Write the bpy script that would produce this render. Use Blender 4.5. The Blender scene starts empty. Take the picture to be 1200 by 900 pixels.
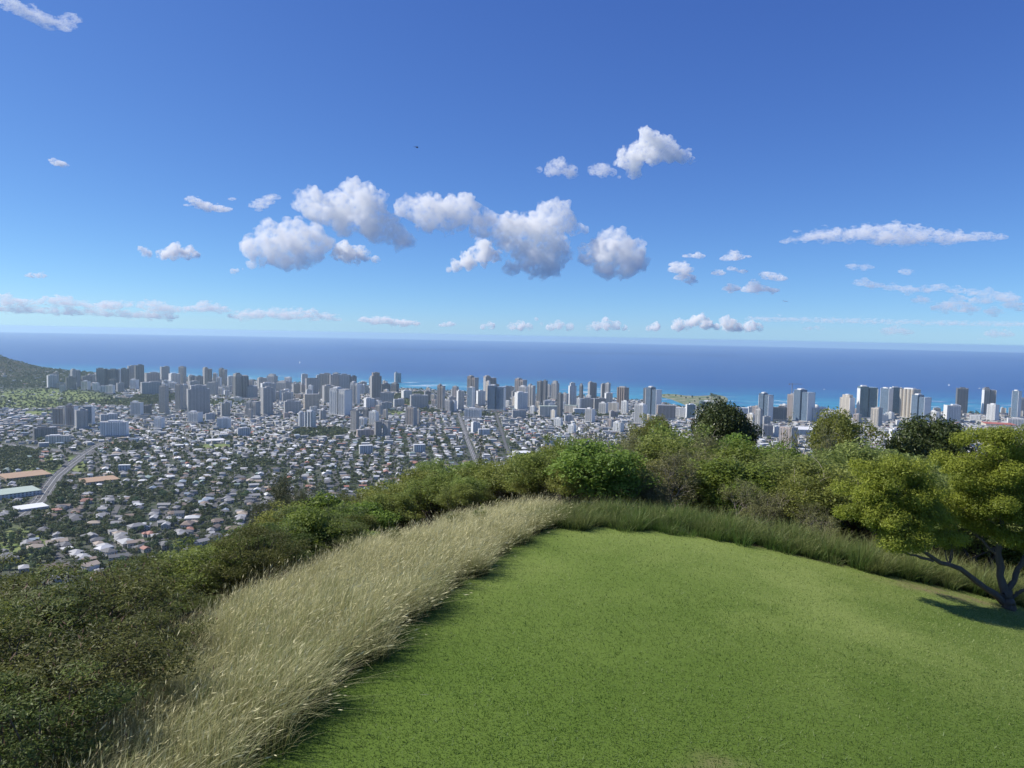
import bpy, bmesh, math, random
import numpy as np
from mathutils import Matrix, Vector

SC = bpy.context.scene
COL = SC.collection
R = math.radians

# ------------------------------------------------------------------ camera
CAM_H = 330.0
FPX = 873.0                       # focal length in pixels of a 1200 px wide frame
PITCH = math.atan(56.5 / FPX)
ROLL = math.atan(24.0 / 1200.0)
F_ = np.array([0.0, math.cos(PITCH), -math.sin(PITCH)])
R0 = np.array([1.0, 0.0, 0.0]); U0 = np.array([0.0, math.sin(PITCH), math.cos(PITCH)])
R_ = math.cos(ROLL) * R0 + math.sin(ROLL) * U0
U_ = -math.sin(ROLL) * R0 + math.cos(ROLL) * U0
EYE = np.array([0.0, 0.0, CAM_H])
cd = bpy.data.cameras.new('camera'); cam = bpy.data.objects.new('camera', cd); COL.objects.link(cam)
cd.sensor_width = 36.0; cd.lens = FPX / 1200.0 * 36.0
cd.clip_start = 0.1; cd.clip_end = 200000.0
cam.matrix_world = Matrix(((R_[0], U_[0], -F_[0], 0), (R_[1], U_[1], -F_[1], 0), (R_[2], U_[2], -F_[2], CAM_H), (0, 0, 0, 1)))
SC.camera = cam

# ------------------------------------------------------------------ sky, sun, exposure
SUN_EL, SUN_AZ = R(44.0), R(-84.0)          # azimuth measured from straight ahead (+Y), clockwise
w = bpy.data.worlds.new('World'); SC.world = w; w.use_nodes = True
nt = w.node_tree; nt.nodes.clear()
sky = nt.nodes.new('ShaderNodeTexSky'); sky.sky_type = 'NISHITA'; sky.sun_disc = False
sky.sun_elevation = SUN_EL; sky.sun_rotation = SUN_AZ
sky.altitude = 330.0; sky.air_density = 0.6; sky.dust_density = 0.3; sky.ozone_density = 8.0
tc = nt.nodes.new('ShaderNodeTexCoord'); vm = nt.nodes.new('ShaderNodeVectorMath'); vm.operation = 'MAXIMUM'   # the sky goes on to just under eye level
vm.inputs[1].default_value = (-2, -2, 0.012); nt.links.new(tc.outputs['Generated'], vm.inputs[0]); nt.links.new(vm.outputs[0], sky.inputs['Vector'])
bg = nt.nodes.new('ShaderNodeBackground'); bg.inputs['Strength'].default_value = 0.093
wo = nt.nodes.new('ShaderNodeOutputWorld')
sp = nt.nodes.new('ShaderNodeSeparateColor'); cb = nt.nodes.new('ShaderNodeCombineColor')     # the camera's rendering of sky blue
nt.links.new(sky.outputs[0], sp.inputs[0]); nt.links.new(sp.outputs[0], cb.inputs[0])
for k_, pw, gn in ((1, 0.97, 1.20), (2, 0.66, 2.27)):
    a_ = nt.nodes.new('ShaderNodeMath'); a_.operation = 'POWER'; a_.inputs[1].default_value = pw
    b_ = nt.nodes.new('ShaderNodeMath'); b_.operation = 'MULTIPLY'; b_.inputs[1].default_value = gn
    nt.links.new(sp.outputs[k_], a_.inputs[0]); nt.links.new(a_.outputs[0], b_.inputs[0]); nt.links.new(b_.outputs[0], cb.inputs[k_])
nt.links.new(cb.outputs[0], bg.inputs['Color']); nt.links.new(bg.outputs[0], wo.inputs['Surface'])
sd = bpy.data.lights.new('sun', 'SUN'); sun = bpy.data.objects.new('sun', sd); COL.objects.link(sun)
sd.energy = 4.7; sd.angle = R(0.53); sd.color = (1.0, 0.955, 0.88)
SUN_DIR = Vector((math.sin(SUN_AZ) * math.cos(SUN_EL), math.cos(SUN_AZ) * math.cos(SUN_EL), math.sin(SUN_EL)))
sun.rotation_euler = SUN_DIR.to_track_quat('Z', 'Y').to_euler(); sun.location = (0, 0, 600)
SC.view_settings.view_transform = 'Standard'; SC.view_settings.look = 'None'
SC.view_settings.exposure = 0.30; SC.view_settings.gamma = 1.0; SC.view_settings.use_curve_mapping = False
SC.render.engine = 'CYCLES'
cy = SC.cycles
cy.max_bounces = 40; cy.diffuse_bounces = 3; cy.glossy_bounces = 3; cy.transmission_bounces = 4; cy.transparent_max_bounces = 12
cy.volume_bounces = 40; cy.use_denoising = True; cy.denoiser = 'OPENIMAGEDENOISE'
cy.use_adaptive_sampling = True; cy.adaptive_threshold = 0.01; cy.sample_clamp_indirect = 8.0

RNG = np.random.default_rng(7)
random.seed(7)

# ------------------------------------------------------------------ helpers
def ray(px, py):
    a = (px - 600.0) / FPX; b = (450.0 - py) / FPX
    return F_ + a * R_ + b * U_
def at_depth(px, py, y):                    # point on the pixel's ray at ground depth y (metres ahead)
    d = ray(px, py); return EYE + d * (y / d[1])
def on_level(px, py, z=0.0):
    d = ray(px, py); return EYE + d * ((z - CAM_H) / d[2])
def pix(P):
    v = np.asarray(P, float) - EYE
    d = v @ F_
    return 600.0 + FPX * (v @ R_) / d, 450.0 - FPX * (v @ U_) / d, d
def tag(o, label=None, cat=None, group=None, kind=None):
    if label: o['label'] = label
    if cat: o['category'] = cat
    if group: o['group'] = group
    if kind: o['kind'] = kind
    return o
def link(o, parent=None):
    COL.objects.link(o)
    if parent is not None: o.parent = parent
    return o
def empty(name, loc, rz=0.0):
    o = bpy.data.objects.new(name, None); o.empty_display_size = 0.5
    o.location = [float(c) for c in loc]; o.rotation_euler.z = rz
    return link(o)
def mesh(name, V, Fs, mats=(), mi=None, smooth=False, attr=None):
    """V (n,3); Fs a (m,k) array or a list of such arrays (k = 3 or 4)."""
    V = np.asarray(V, np.float32)
    if not isinstance(Fs, (list, tuple)): Fs = [Fs]
    Fs = [np.asarray(f, np.int32) for f in Fs if len(f)]
    me = bpy.data.meshes.new(name)
    me.vertices.add(len(V)); me.vertices.foreach_set('co', V.ravel())
    nl = sum(f.size for f in Fs); npoly = sum(len(f) for f in Fs)
    me.loops.add(nl); me.polygons.add(npoly)
    me.loops.foreach_set('vertex_index', np.concatenate([f.ravel() for f in Fs]))
    st, c = [], 0
    for f in Fs:
        st.append(c + np.arange(len(f)) * f.shape[1]); c += f.size
    me.polygons.foreach_set('loop_start', np.concatenate(st).astype(np.int32))
    for m in mats: me.materials.append(m)
    if mi is not None: me.polygons.foreach_set('material_index', np.asarray(mi, np.int32))
    me.polygons.foreach_set('use_smooth', np.full(npoly, bool(smooth)))
    if attr:
        for an, av in attr.items():
            av = np.asarray(av, np.float32)
            if av.ndim == 1:
                a = me.attributes.new(an, 'FLOAT', 'POINT'); a.data.foreach_set('value', av)
            else:
                a = me.attributes.new(an, 'FLOAT_COLOR', 'POINT'); a.data.foreach_set('color', np.c_[av, np.ones(len(av))].astype(np.float32).ravel())
    me.update(); me.validate()
    return me
def obj(name, me, parent=None):
    return link(bpy.data.objects.new(name, me), parent)

class Nodes:
    def __init__(s, name):
        s.m = bpy.data.materials.new(name); s.m.use_nodes = True; s.t = s.m.node_tree; s.t.nodes.clear()
        s.out = s.t.nodes.new('ShaderNodeOutputMaterial')
    def n(s, typ, **kw):
        x = s.t.nodes.new('ShaderNode' + typ)
        for k, v in kw.items():
            if k.startswith('i_'):
                key = k[2:]
                key = int(key) if key.isdigit() else key.replace('_', ' ')
                s.put(x, key, v)
            else: setattr(x, k, v)
        return x
    def put(s, x, key, v):
        if isinstance(v, bpy.types.NodeSocket): s.t.links.new(v, x.inputs[key])
        elif isinstance(v, bpy.types.Node): s.t.links.new(v.outputs[0], x.inputs[key])
        else:
            if isinstance(v, (tuple, list)) and len(v) == 3 and x.inputs[key].type == 'RGBA': v = (*v, 1.0)
            x.inputs[key].default_value = v
    def math(s, op, a, b=0.0, c=None, clamp=False):
        x = s.n('Math', operation=op); x.use_clamp = clamp
        s.put(x, 0, a); s.put(x, 1, b)
        if c is not None: s.put(x, 2, c)
        return x.outputs[0]
    def mix(s, f, a, b):
        x = s.n('Mix', data_type='RGBA'); s.put(x, 0, f); s.put(x, 6, a); s.put(x, 7, b)
        return x.outputs[2]
    def noise(s, vec, scale, detail=4.0, rough=0.55):
        x = s.n('TexNoise'); s.put(x, 'Vector', vec); x.inputs['Scale'].default_value = scale
        x.inputs['Detail'].default_value = detail; x.inputs['Roughness'].default_value = rough
        return x.outputs['Fac']
    def ramp(s, f, lo, hi):                 # 0..1 between lo and hi
        x = s.n('MapRange'); x.clamp = True; s.put(x, 'Value', f); x.inputs['From Min'].default_value = lo; x.inputs['From Max'].default_value = hi
        return x.outputs[0]
    def scale(s, vec, v):
        x = s.n('Mapping'); s.put(x, 'Vector', vec); x.inputs['Scale'].default_value = v
        return x.outputs[0]
    def pos(s):
        return s.n('NewGeometry').outputs['Position']
    def obco(s):
        return s.n('TexCoord').outputs['Object']
    def rand(s):
        return s.n('ObjectInfo').outputs['Random']
    def attr(s, name, out='Color'):
        return s.n('Attribute', attribute_name=name).outputs[out]
    def bsdf(s, col, rough=0.6, spec=0.5, **kw):
        b = s.n('BsdfPrincipled'); s.put(b, 'Base Color', col); s.put(b, 'Roughness', rough); s.put(b, 'Specular IOR Level', spec)
        for k, v in kw.items(): s.put(b, k.replace('_', ' '), v)
        s.t.links.new(b.outputs[0], s.out.inputs['Surface']); return b
    def bump(s, h, strength=0.5, dist=0.1):
        b = s.n('Bump'); s.put(b, 'Height', h); b.inputs['Strength'].default_value = strength; b.inputs['Distance'].default_value = dist
        return b.outputs[0]

def plain_mat(name, col, rough=0.6, spec=0.4, var=0.15, scale=1.0):
    N = Nodes(name); p = N.obco(); f = N.noise(p, scale)
    d = tuple(c * (1 - var) for c in col); l = tuple(min(1, c * (1 + var)) for c in col)
    N.bsdf(N.mix(f, d, l), rough, spec); return N.m

# ------------------------------------------------------------------ terrain
SHORE_PX = [(-260, 438), (-100, 438), (0, 438), (60, 437), (100, 438), (150, 440), (200, 442), (250, 444), (330, 448), (400, 451), (480, 456), (560, 460), (640, 463), (700, 466),
            (760, 470), (800, 477), (860, 480), (900, 480), (960, 481), (1040, 482), (1100, 483), (1200, 486), (1350, 490), (1500, 494)]
_sh = np.array([on_level(px, py)[:2] for px, py in SHORE_PX])
SH_T = np.arctan2(_sh[:, 0], _sh[:, 1]); SH_R = np.hypot(_sh[:, 0], _sh[:, 1])
def shore_r(t): return np.interp(t, SH_T, SH_R)
def smax(a, b, k):
    h = np.clip(0.5 + 0.5 * (a - b) / k, 0, 1)
    return b * (1 - h) + a * h + k * h * (1 - h)
def edge_x(y):                              # the mown lawn's edge against the tall grass
    return np.interp(y, [2, 8, 12, 17.4, 23.6, 25.5, 27.2, 29], [-6.6, -4.9, -3.75, -2.4, -0.15, 0.7, 1.9, 3.2])
def far_y(x):                               # the mown lawn's far edge
    return np.interp(x, [-8, 0.5, 3.2, 6.3, 9.2, 11.6, 14.7, 18, 22, 30], [26.0, 26.2, 26.9, 26.9, 26.2, 25.2, 25.1, 25.5, 26.0, 27.0])
def worn(x, y):                             # trodden bare spots in the turf
    a = np.clip(1.25 - np.hypot((x - 14.6) / 2.6, (y - 24.45) / 0.75), 0, 1); b = np.clip(1.2 - np.hypot((x - 3.5) / 0.7, (y - 11.7) / 0.45), 0, 1) * 0.7
    return np.maximum(a, b)
def quadlin(d, a, b, smax_):                # a*d + b*d^2, linear once its slope reaches smax_
    d = np.maximum(d, 0.0); dk = (smax_ - a) / (2 * b)
    return np.where(d < dk, a * d + b * d * d, a * dk + b * dk * dk + smax_ * (d - dk))
def hill(x, y):
    z = -6.95 - quadlin(x - 1.0, 0.0, 0.0074, 0.34)
    z = z - quadlin(edge_x(np.clip(y, 2, 29)) - x, 0.06, 0.016, 0.60)
    z = z - quadlin(y - 28.5, 0.10, 0.0055, 0.52)
    z = z + 0.06 * np.sin(x * 0.31 + 1.3) * np.sin(y * 0.23) * np.clip(y / 10, 0, 1)
    return z + CAM_H
def plain(x, y):
    r = np.hypot(x, y); t = np.arctan2(x, y); rc = shore_r(t)
    z = 2.5 + 40.0 * np.clip(1 - r / (rc * 0.8), 0, 1) ** 1.3
    # the crater's long shoulder, rising out of the frame
    u = x + 3660.0; v = y - 4600.0
    n = np.sin(x * 0.011 + y * 0.004) + np.sin(x * 0.027 - y * 0.013) + np.sin(x * 0.019 + y * 0.031)
    z = z + 218.0 * np.exp(-(u / 505.0) ** 2 - (v / 480.0) ** 2) * (1 + 0.04 * n) + 14 * np.exp(-(u / 1300.0) ** 2 - (v / 600.0) ** 2)
    off = np.clip((r - rc) / 40.0, 0, 1)
    return z * (1 - off) - 6.0 * off
def ground(x, y):
    x = np.asarray(x, float); y = np.asarray(y, float)
    h = hill(x, y)
    return smax(h, plain(x, y), 30.0)
def gz(x, y): return float(ground(x, y))
def hit_plain(px, py):                      # where a pixel's ray meets the plain
    d = ray(px, py); s = -CAM_H / d[2] * 0.98
    for _ in range(12):
        P = EYE + d * s; z = float(plain(P[0], P[1])); s = (z - CAM_H) / d[2]
    return EYE + d * s
# ------------------------------------------------------------------ ground sheet
def build_ground():
    fine = np.arange(-52, 52.01, 0.28); left = np.linspace(-180, -52, 40)[:-1]; right = np.linspace(52, 180, 40)[1:]
    th = np.radians(np.r_[left, fine, right])
    rr = np.r_[np.linspace(0.5, 60, 150), np.geomspace(60, 1000, 90)[1:], np.linspace(1000, 7600, 200)[1:]]
    T, RR = np.meshgrid(th, rr, indexing='ij')
    X = RR * np.sin(T); Y = RR * np.cos(T); Z = ground(X, Y)
    n, m = T.shape
    i = np.arange(n * m).reshape(n, m)
    q = np.stack([i[:-1, :-1], i[:-1, 1:], i[1:, 1:], i[1:, :-1]], -1).reshape(-1, 4)[:, ::-1]
    V = np.stack([X, Y, Z], -1).reshape(-1, 3)
    x, y = X.ravel(), Y.ravel(); r = RR.ravel()
    px, py, dep = pix(V)
    hills = 1 / (1 + np.exp(-(hill(x, y) - plain(x, y)) / 6.0))
    mown = ((x > edge_x(np.clip(y, 2, 29)) - 0.15) & (y < far_y(x) + 0.3) & (r < 45)).astype(float)
    def blob(cx, cy, rx, ry, soft=0.35):
        d = np.hypot((px - cx) / rx, (py - cy) / ry)
        return np.clip((1 - d) / soft, 0, 1) * (dep > 200)
    # open grass of the golf course, parks and school fields on the plain
    P1 = [on_level(c[0], c[1], 5.0) for c in ()]
    green = np.zeros(len(x))
    for cx, cy, rx, ry in [(55, 463, 75, 9), (30, 473, 60, 6), (100, 468, 30, 5), (45, 484, 22, 3), (135, 470, 45, 5), (108, 441, 7, 2.5), (375, 508, 34, 6),
                           (255, 472, 50, 3), (455, 484, 35, 2.5), (40, 440, 60, 12), (480, 470, 30, 6), (820, 470, 60, 8), (1150, 507, 30, 3), (1140, 482, 20, 4), (255, 523, 26, 3.5), (150, 545, 16, 2.5), (60, 545, 60, 14), (20, 640, 45, 26)]:
        green = np.maximum(green, blob(cx, cy, rx, ry))
    wild = blob(-60, 432, 190, 22)
    V2 = np.stack([hills, green, np.maximum(wild, 0)], -1)
    N = Nodes('ground')
    p = N.pos(); z = N.n('SeparateColor'); N.put(z, 0, N.attr('zone'))
    f1 = N.noise(p, 0.012, 5); f2 = N.noise(p, 0.05, 5, 0.65); f3 = N.noise(p, 0.9, 4)
    city = N.mix(N.ramp(f2, 0.38, 0.58), (0.115, 0.112, 0.10), (0.045, 0.066, 0.026))
    city = N.mix(N.ramp(f1, 0.63, 0.76), city, (0.17, 0.145, 0.10))
    park = N.mix(N.ramp(f2, 0.35, 0.65), (0.11, 0.17, 0.045), (0.24, 0.26, 0.095))
    c = N.mix(z.outputs[1], city, park)
    c = N.mix(z.outputs[2], c, N.mix(N.ramp(f1, 0.35, 0.65), (0.05, 0.065, 0.03), (0.11, 0.09, 0.055)))
    c = N.mix(z.outputs[0], c, N.mix(f3, (0.055, 0.045, 0.025), (0.10, 0.085, 0.04)))
    lf = N.mix(N.noise(p, 0.45, 7, 0.65), (0.075, 0.130, 0.016), (0.120, 0.178, 0.030))
    dry = N.math('MULTIPLY', N.ramp(N.n('SeparateXYZ', i_0=p).outputs[1], 15.0, 26.0), N.ramp(N.noise(p, 0.22, 4), 0.25, 0.6))   # drier crest turf, with the far edge's sunlit brightness put into its colour
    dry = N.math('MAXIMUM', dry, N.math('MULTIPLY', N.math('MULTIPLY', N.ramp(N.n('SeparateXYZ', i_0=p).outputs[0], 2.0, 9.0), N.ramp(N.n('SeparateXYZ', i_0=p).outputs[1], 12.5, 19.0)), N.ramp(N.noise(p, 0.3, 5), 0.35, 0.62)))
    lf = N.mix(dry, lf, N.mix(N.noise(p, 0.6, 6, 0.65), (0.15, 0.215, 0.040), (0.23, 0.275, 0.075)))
    lf = N.mix(N.math('MULTIPLY', N.attr('worn', 'Fac'), N.ramp(N.noise(p, 1.6, 5), 0.3, 0.6)), lf, (0.22, 0.165, 0.095))
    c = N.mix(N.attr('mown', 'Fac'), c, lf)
    N.bsdf(c, 0.9, 0.15)
    me = mesh('ground', V, q, [N.m], smooth=True, attr={'zone': V2, 'mown': mown, 'worn': worn(x, y)})
    tag(obj('ground', me), kind='structure')

def build_sea():
    Rs = 45000.0; n = 256
    rings = np.r_[2500, np.geomspace(3000, Rs, 90)]
    th = np.linspace(-math.pi, math.pi, n, endpoint=False)
    T, RR = np.meshgrid(th, rings, indexing='ij')
    V = np.stack([RR * np.sin(T), RR * np.cos(T), np.zeros_like(T)], -1).reshape(-1, 3)
    m = len(rings); i = np.arange(n * m).reshape(n, m); j = np.roll(i, -1, 0)
    q = np.stack([i[:, :-1], i[:, 1:], j[:, 1:], j[:, :-1]], -1).reshape(-1, 4)[:, ::-1]
    t = T.ravel(); r = RR.ravel()
    off = (r - shore_r(t))
    N = Nodes('sea_water'); p = N.pos()
    o = N.attr('offshore', 'Fac')
    streak = N.noise(N.scale(p, (0.00035, 0.0012, 1)), 1.0, 5, 0.6)
    reef = N.noise(N.scale(p, (0.004, 0.006, 1)), 1.0, 4, 0.6)
    od = N.math('ADD', o, N.math('MULTIPLY', N.math('SUBTRACT', streak, 0.5), 1500.0))
    deep = N.mix(N.ramp(streak, 0.3, 0.7), (0.011, 0.062, 0.21), (0.016, 0.080, 0.25))
    shal = N.mix(N.ramp(reef, 0.42, 0.6), (0.035, 0.27, 0.38), (0.022, 0.17, 0.30))
    c = N.mix(N.ramp(od, 250.0, 1900.0), shal, deep)
    # surf breaking on the reef
    sf = N.noise(N.scale(p, (0.0030, 0.013, 1)), 1.0, 5, 0.6)
    band = N.math('MULTIPLY', N.ramp(o, 150.0, 300.0), N.ramp(o, 900.0, 600.0))
    foam = N.math('MULTIPLY', N.ramp(sf, 0.585, 0.64), band)
    c = N.mix(foam, c, (0.75, 0.78, 0.8))
    wv = N.noise(N.scale(p, (0.02, 0.03, 0.03)), 1.0, 6, 0.7)
    N.bsdf(c, N.math('MULTIPLY_ADD', foam, 0.4, 0.34), 0.32, Normal=N.bump(wv, 0.6, 4.0))
    me = mesh('sea', V, q, [N.m], attr={'offshore': off})
    tag(obj('sea', me), kind='structure')

def build_haze():
    s = 46000.0; zb, zt = -7.2, 342.0
    V = [(-s, -s, zb), (s, -s, zb), (s, s, zb), (-s, s, zb), (-s, -s, zt), (s, -s, zt), (s, s, zt), (-s, s, zt)]
    F = [(0, 3, 2, 1), (4, 5, 6, 7), (0, 1, 5, 4), (1, 2, 6, 5), (2, 3, 7, 6), (3, 0, 4, 7)]
    N = Nodes('haze'); v = N.n('VolumePrincipled')
    v.inputs['Color'].default_value = (0.64, 0.86, 1.0, 1); v.inputs['Density'].default_value = HAZE
    v.inputs['Anisotropy'].default_value = 0.25
    N.t.links.new(v.outputs[0], N.out.inputs['Volume'])
    tag(obj('haze', mesh('haze', V, np.array(F), [N.m])), kind='stuff')
HAZE = 3.5e-5
build_ground(); build_sea(); build_haze()
# ------------------------------------------------------------------ clouds (volumes, well above the haze)
CLOUDS = [
 # label, distance m, density factor, blobs (px, py, r) in the photo's pixels
 ('plump white cumulus with a bright sunlit top, lower of the big pair', 8800, 1.0,
  [(300,292,13),(322,280,16),(345,282,18),(365,285,16),(377,285,11),(330,298,15),(352,298,13),(290,290,8),(305,305,7),(295,310,5)]),
 ('tall leaning cumulus with a grey underside and two white peaks', 9200, 1.0,
  [(360,235,12),(375,245,16),(395,250,18),(418,230,15),(412,221,9),(430,245,17),(440,262,18),(455,270,14),(470,280,11),(405,262,13),(350,240,7),(481,285,6),(440,238,11),(352,229,6)]),
 ('small white puff below the tall leaning cumulus', 8800, 0.7, [(402,294,10),(415,298,9),(428,300,6),(440,304,4),(396,299,6)]),
 ('widest cumulus, a long ragged white bank with a trailing tip', 9000, 0.9,
  [(480,245,11),(500,250,16),(525,252,16),(548,248,14),(570,262,12),(590,268,14),(615,270,16),(640,262,16),(655,256,14),(672,268,8),(686,270,4),(632,285,17),(650,288,15),(620,305,14),(640,308,15),(655,300,11),(600,315,8),(470,247,7),(541,240,7),(512,240,7),(500,264,8),(585,280,11),(602,288,12),(560,268,9),(576,256,8),(618,290,10)]),
 ('small white heap tucked under the long ragged cloud bank', 8600, 0.9, [(565,297,11),(550,306,9),(535,312,6),(578,300,7),(568,288,7),(526,316,3)]),
 ('rounded cumulus with a thin spike on top at the end of the big row', 8800, 1.0,
  [(700,295,13),(720,292,17),(740,298,14),(712,312,14),(735,314,11),(690,300,11),(708,282,9),(715,273,4),(752,306,8),(684,296,6),(717,267,2.5)]),
 ('high white cloud with a raised knob, alone in the upper sky', 6800, 0.75,
  [(738,188,11),(752,178,10),(760,161,9),(770,170,11),(785,178,11),(800,183,8),(810,187,4),(742,202,7),(765,183,10),(733,180,6)]),
 ('faint ragged puff trailing behind the high knobbed cloud', 6800, 0.4, [(655,196,8),(645,200,6),(668,200,7),(632,199,3),(658,188,4)]),
 ('little round puff close to the high knobbed cloud', 6800, 0.4, [(706,200,7),(718,202,4),(695,199,5)]),
 ('long flat lens of thin white cloud tapering at both ends', 9500, 0.42,
  [(930,281,4),(945,279,5),(960,277,7),(972,277,7),(985,277,8),(998,276,8),(1012,274,9),(1026,276,9),(1040,274,10),(1050,268,7),(1060,275,10),(1075,276,9),(1088,278,8),(1100,279,8),(1112,279,7),(1125,279,7),(1138,278,6),(1150,278,5),(1160,278,5),(1172,278,4),(1030,283,6),(1060,284,5),(920,283,3)]),
 ('loose scatter of small torn puffs above the green headland', 10500, 0.6,
  [(798,316,7),(803,325,6),(810,330,4),(792,310,4),(818,300,4),(806,300,3),(860,301,6),(852,303,4),(842,320,4),(858,315,3),(870,318,3),(857,338,5),(886,338,7),(876,340,4),(900,322,5),(912,326,5),(905,340,4)]),
 ('thin grey layered cloud low over the sea with one bright core', 14000, 0.28,
  [(1000,312,4),(1015,313,4),(1062,318,4),(1010,331,5),(1025,334,5),(1045,337,5),(1065,340,5),(1085,339,5),(1100,337,5),(1120,340,5),(1140,342,5),(1160,345,6),(1180,350,7),(1105,361,6),(1120,358,8),(1135,362,6),(1165,365,5),(1080,352,5),(1190,358,6),(1150,352,6)]),
 ('small arched white puff standing alone low in the sky', 9500, 0.7, [(203,296,8),(190,298,6),(220,297,7),(172,297,5),(165,292,3),(230,299,4),(205,289,5)]),
 ('short slanting white wisp, larger of the two small ones', 8200, 0.5, [(235,239,5),(245,243,5),(258,245,5),(225,234,4),(266,245,3)]),
 ('faint fluffy wisp beside the tall leaning cumulus', 8200, 0.3, [(311,236,5),(320,231,4),(303,241,5)]),
 ('frayed white wisp in the top corner of the sky', 5200, 0.3, [(8,3,6),(20,9,6),(32,14,7),(44,20,7),(54,25,6),(66,29,6),(76,29,6),(84,22,5),(58,32,4)]),
 ('tiny white fleck of cloud under the corner wisp', 7000, 0.5, [(68,191,4),(62,188,2.5),(74,193,3)]),
 ('tiny fleck of cloud just above the long low band', 12000, 0.4, [(42,324,3),(36,323,3),(48,323,3)]),
 ('little white speck of cloud near the plump cumulus', 8800, 0.5, [(273,318,3),(278,317,2)]),
 ('long low white band of cloud stretching over the horizon', 24000, 0.42,
  [(-40,351,6)] + [(x, 351 + 0.05 * x + 2 * math.sin(x * .07), 5 + 1.5 * math.sin(x * 0.11)) for x in range(-25, 270, 9)] + [(278,370,5),(290,370,6),(303,369,6),(318,368,6),(334,370,7),(350,368,7),(366,370,6),(382,371,5),(394,374,3)] + [(x, 362 + 0.045 * x, 5) for x in range(-30, 200, 12)]),
 ('row of low distant cumulus tops just above the horizon, tallest of them', 27000, 0.8,
  [(795,382,6),(806,381,5),(815,376,6),(822,372,4),(828,380,6),(840,383,4),(850,377,6),(856,382,6),(866,384,5),(880,382,6),(890,384,4),(768,383,5),(760,385,3)]),
 ('low ragged cumulus line near the horizon below the long bank', 27000, 0.6,
  [(600,383,4),(610,382,5),(620,383,4),(645,383,4),(655,381,5),(668,383,4),(690,384,3),(700,382,5),(711,380,6),(722,382,5),(732,384,3),(575,382,4),(566,383,3)]),
 ('low flattened cloud strip at the horizon below the tall cumulus', 27000, 0.5,
  [(428,375,4),(440,376,5),(450,375,5),(460,377,5),(475,378,5),(487,379,3),(520,381,3),(528,380,3)]),
 ('thin flat cloud sheet lying low over the open sea', 27000, 0.20,
  [(x, 374 + 0.022 * (x - 900), 3.2) for x in range(880, 1240, 7)] + [(1040,388,4),(1050,387,5),(1062,389,4),(1165,391,5),(1180,392,4),(960,384,3),(948,385,3)]),
]
def cloud_material(name, ext, feat, soft):
    N = Nodes(name); p = N.pos()
    q = N.scale(p, (1.0, 1.0, 1.0 + 0.9 * soft))
    n1 = N.noise(q, 1.0 / (feat * (0.9 + 0.5 * soft)), 3.0, 0.55); n2 = N.noise(q, 3.2 / feat, 6.0, 0.66)
    n1 = N.math('ADD', N.math('MULTIPLY', n1, 0.5), N.math('MULTIPLY', n2, 0.5))
    d = N.ramp(n1, 0.44 + 0.03 * soft, 0.585)
    v = N.n('VolumePrincipled')
    v.inputs['Color'].default_value = (1.0, 0.988, 0.955, 1); v.inputs['Anisotropy'].default_value = 0.0
    N.put(v, 'Density', N.math('MULTIPLY', d, ext))
    N.t.links.new(v.outputs[0], N.out.inputs['Volume'])
    return N.m
def icosphere(sub):
    bm = bmesh.new(); bmesh.ops.create_icosphere(bm, subdivisions=sub, radius=1.0)
    V = np.array([v.co[:] for v in bm.verts]); bm.verts.index_update()
    Fs = np.array([[v.index for v in f.verts] for f in bm.faces]); bm.free(); return V, Fs
ICO = {k: icosphere(k) for k in (1, 2)}
def build_clouds():
    rng = np.random.default_rng(11)
    for label, D, dens, blobs in CLOUDS:
        flat = any(w_ in label for w_ in ('flat', 'layered', 'band', 'wisp', 'sheet', 'fleck', 'scatter')); D = D * (1.8 if D < 12000 else 1.15)
        rs = np.array([b[2] for b in blobs]); mx = rs.max(); px2m = D / FPX
        S = []
        for (bx, by, r) in blobs:
            R3 = r * 1.14 * px2m
            c = at_depth(bx, by, D + rng.uniform(-0.6, 0.6) * R3)
            S.append((c, R3 * (1.12 + 0.25 * max(0, 0.8 - dens))))
            for k in range(9):
                u = rng.normal(size=3); u[2] += 0.35; u /= np.linalg.norm(u)
                cs, rs2 = c + u * R3 * 0.92, R3 * rng.uniform(0.30, 0.55); S.append((cs, rs2))
                for _ in range(3 if r > 5 else 0):
                    u2 = u + rng.normal(size=3) * 0.8; u2 /= np.linalg.norm(u2); S.append((cs + u2 * rs2 * 0.95, rs2 * rng.uniform(0.25, 0.5)))
        if dens < 0.66:                     # torn fringes round the thin ones
            for c, r in list(S):
                if rng.random() < 0.30: S.append((c + rng.normal(size=3) * np.array([1.5, 1.0, 0.7]) * max(r, 30), r * rng.uniform(0.2, 0.5)))
        V, Fs, o = [], [], 0
        v0, f0 = ICO[1]
        str_ = np.array([2.0, 1.5, 0.60]) if flat else np.array([1.12, 1.0, 1.0])
        for c, r in S:
            V.append(v0 * r * str_ + c); Fs.append(f0 + o); o += len(v0)
        cen = np.mean([c for c, r in S], 0)
        me = mesh('cloud', np.concatenate(V) - cen, np.concatenate(Fs))
        tmp = bpy.data.objects.new('tmp_hull', me); COL.objects.link(tmp)
        rm = tmp.modifiers.new('r', 'REMESH'); rm.mode = 'VOXEL'; rm.voxel_size = max(mx * 0.065, 0.75 if not flat else 0.55) * px2m; rm.adaptivity = 0
        dg = bpy.context.evaluated_depsgraph_get()
        me2 = bpy.data.meshes.new_from_object(tmp.evaluated_get(dg)); me2.name = 'cloud'
        bpy.data.objects.remove(tmp); bpy.data.meshes.remove(me)
        me2.materials.clear()
        feat = np.clip(mx, 4, 18) * px2m
        me2.materials.append(cloud_material('cloud_vapour', (2.8 if dens > 0.65 else 3.0 * dens) / feat, feat, np.clip(1.15 - 1.5 * dens, 0, 1)))
        ob = obj('cloud', me2); ob.location = cen
        tag(ob, label, 'cloud')
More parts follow.
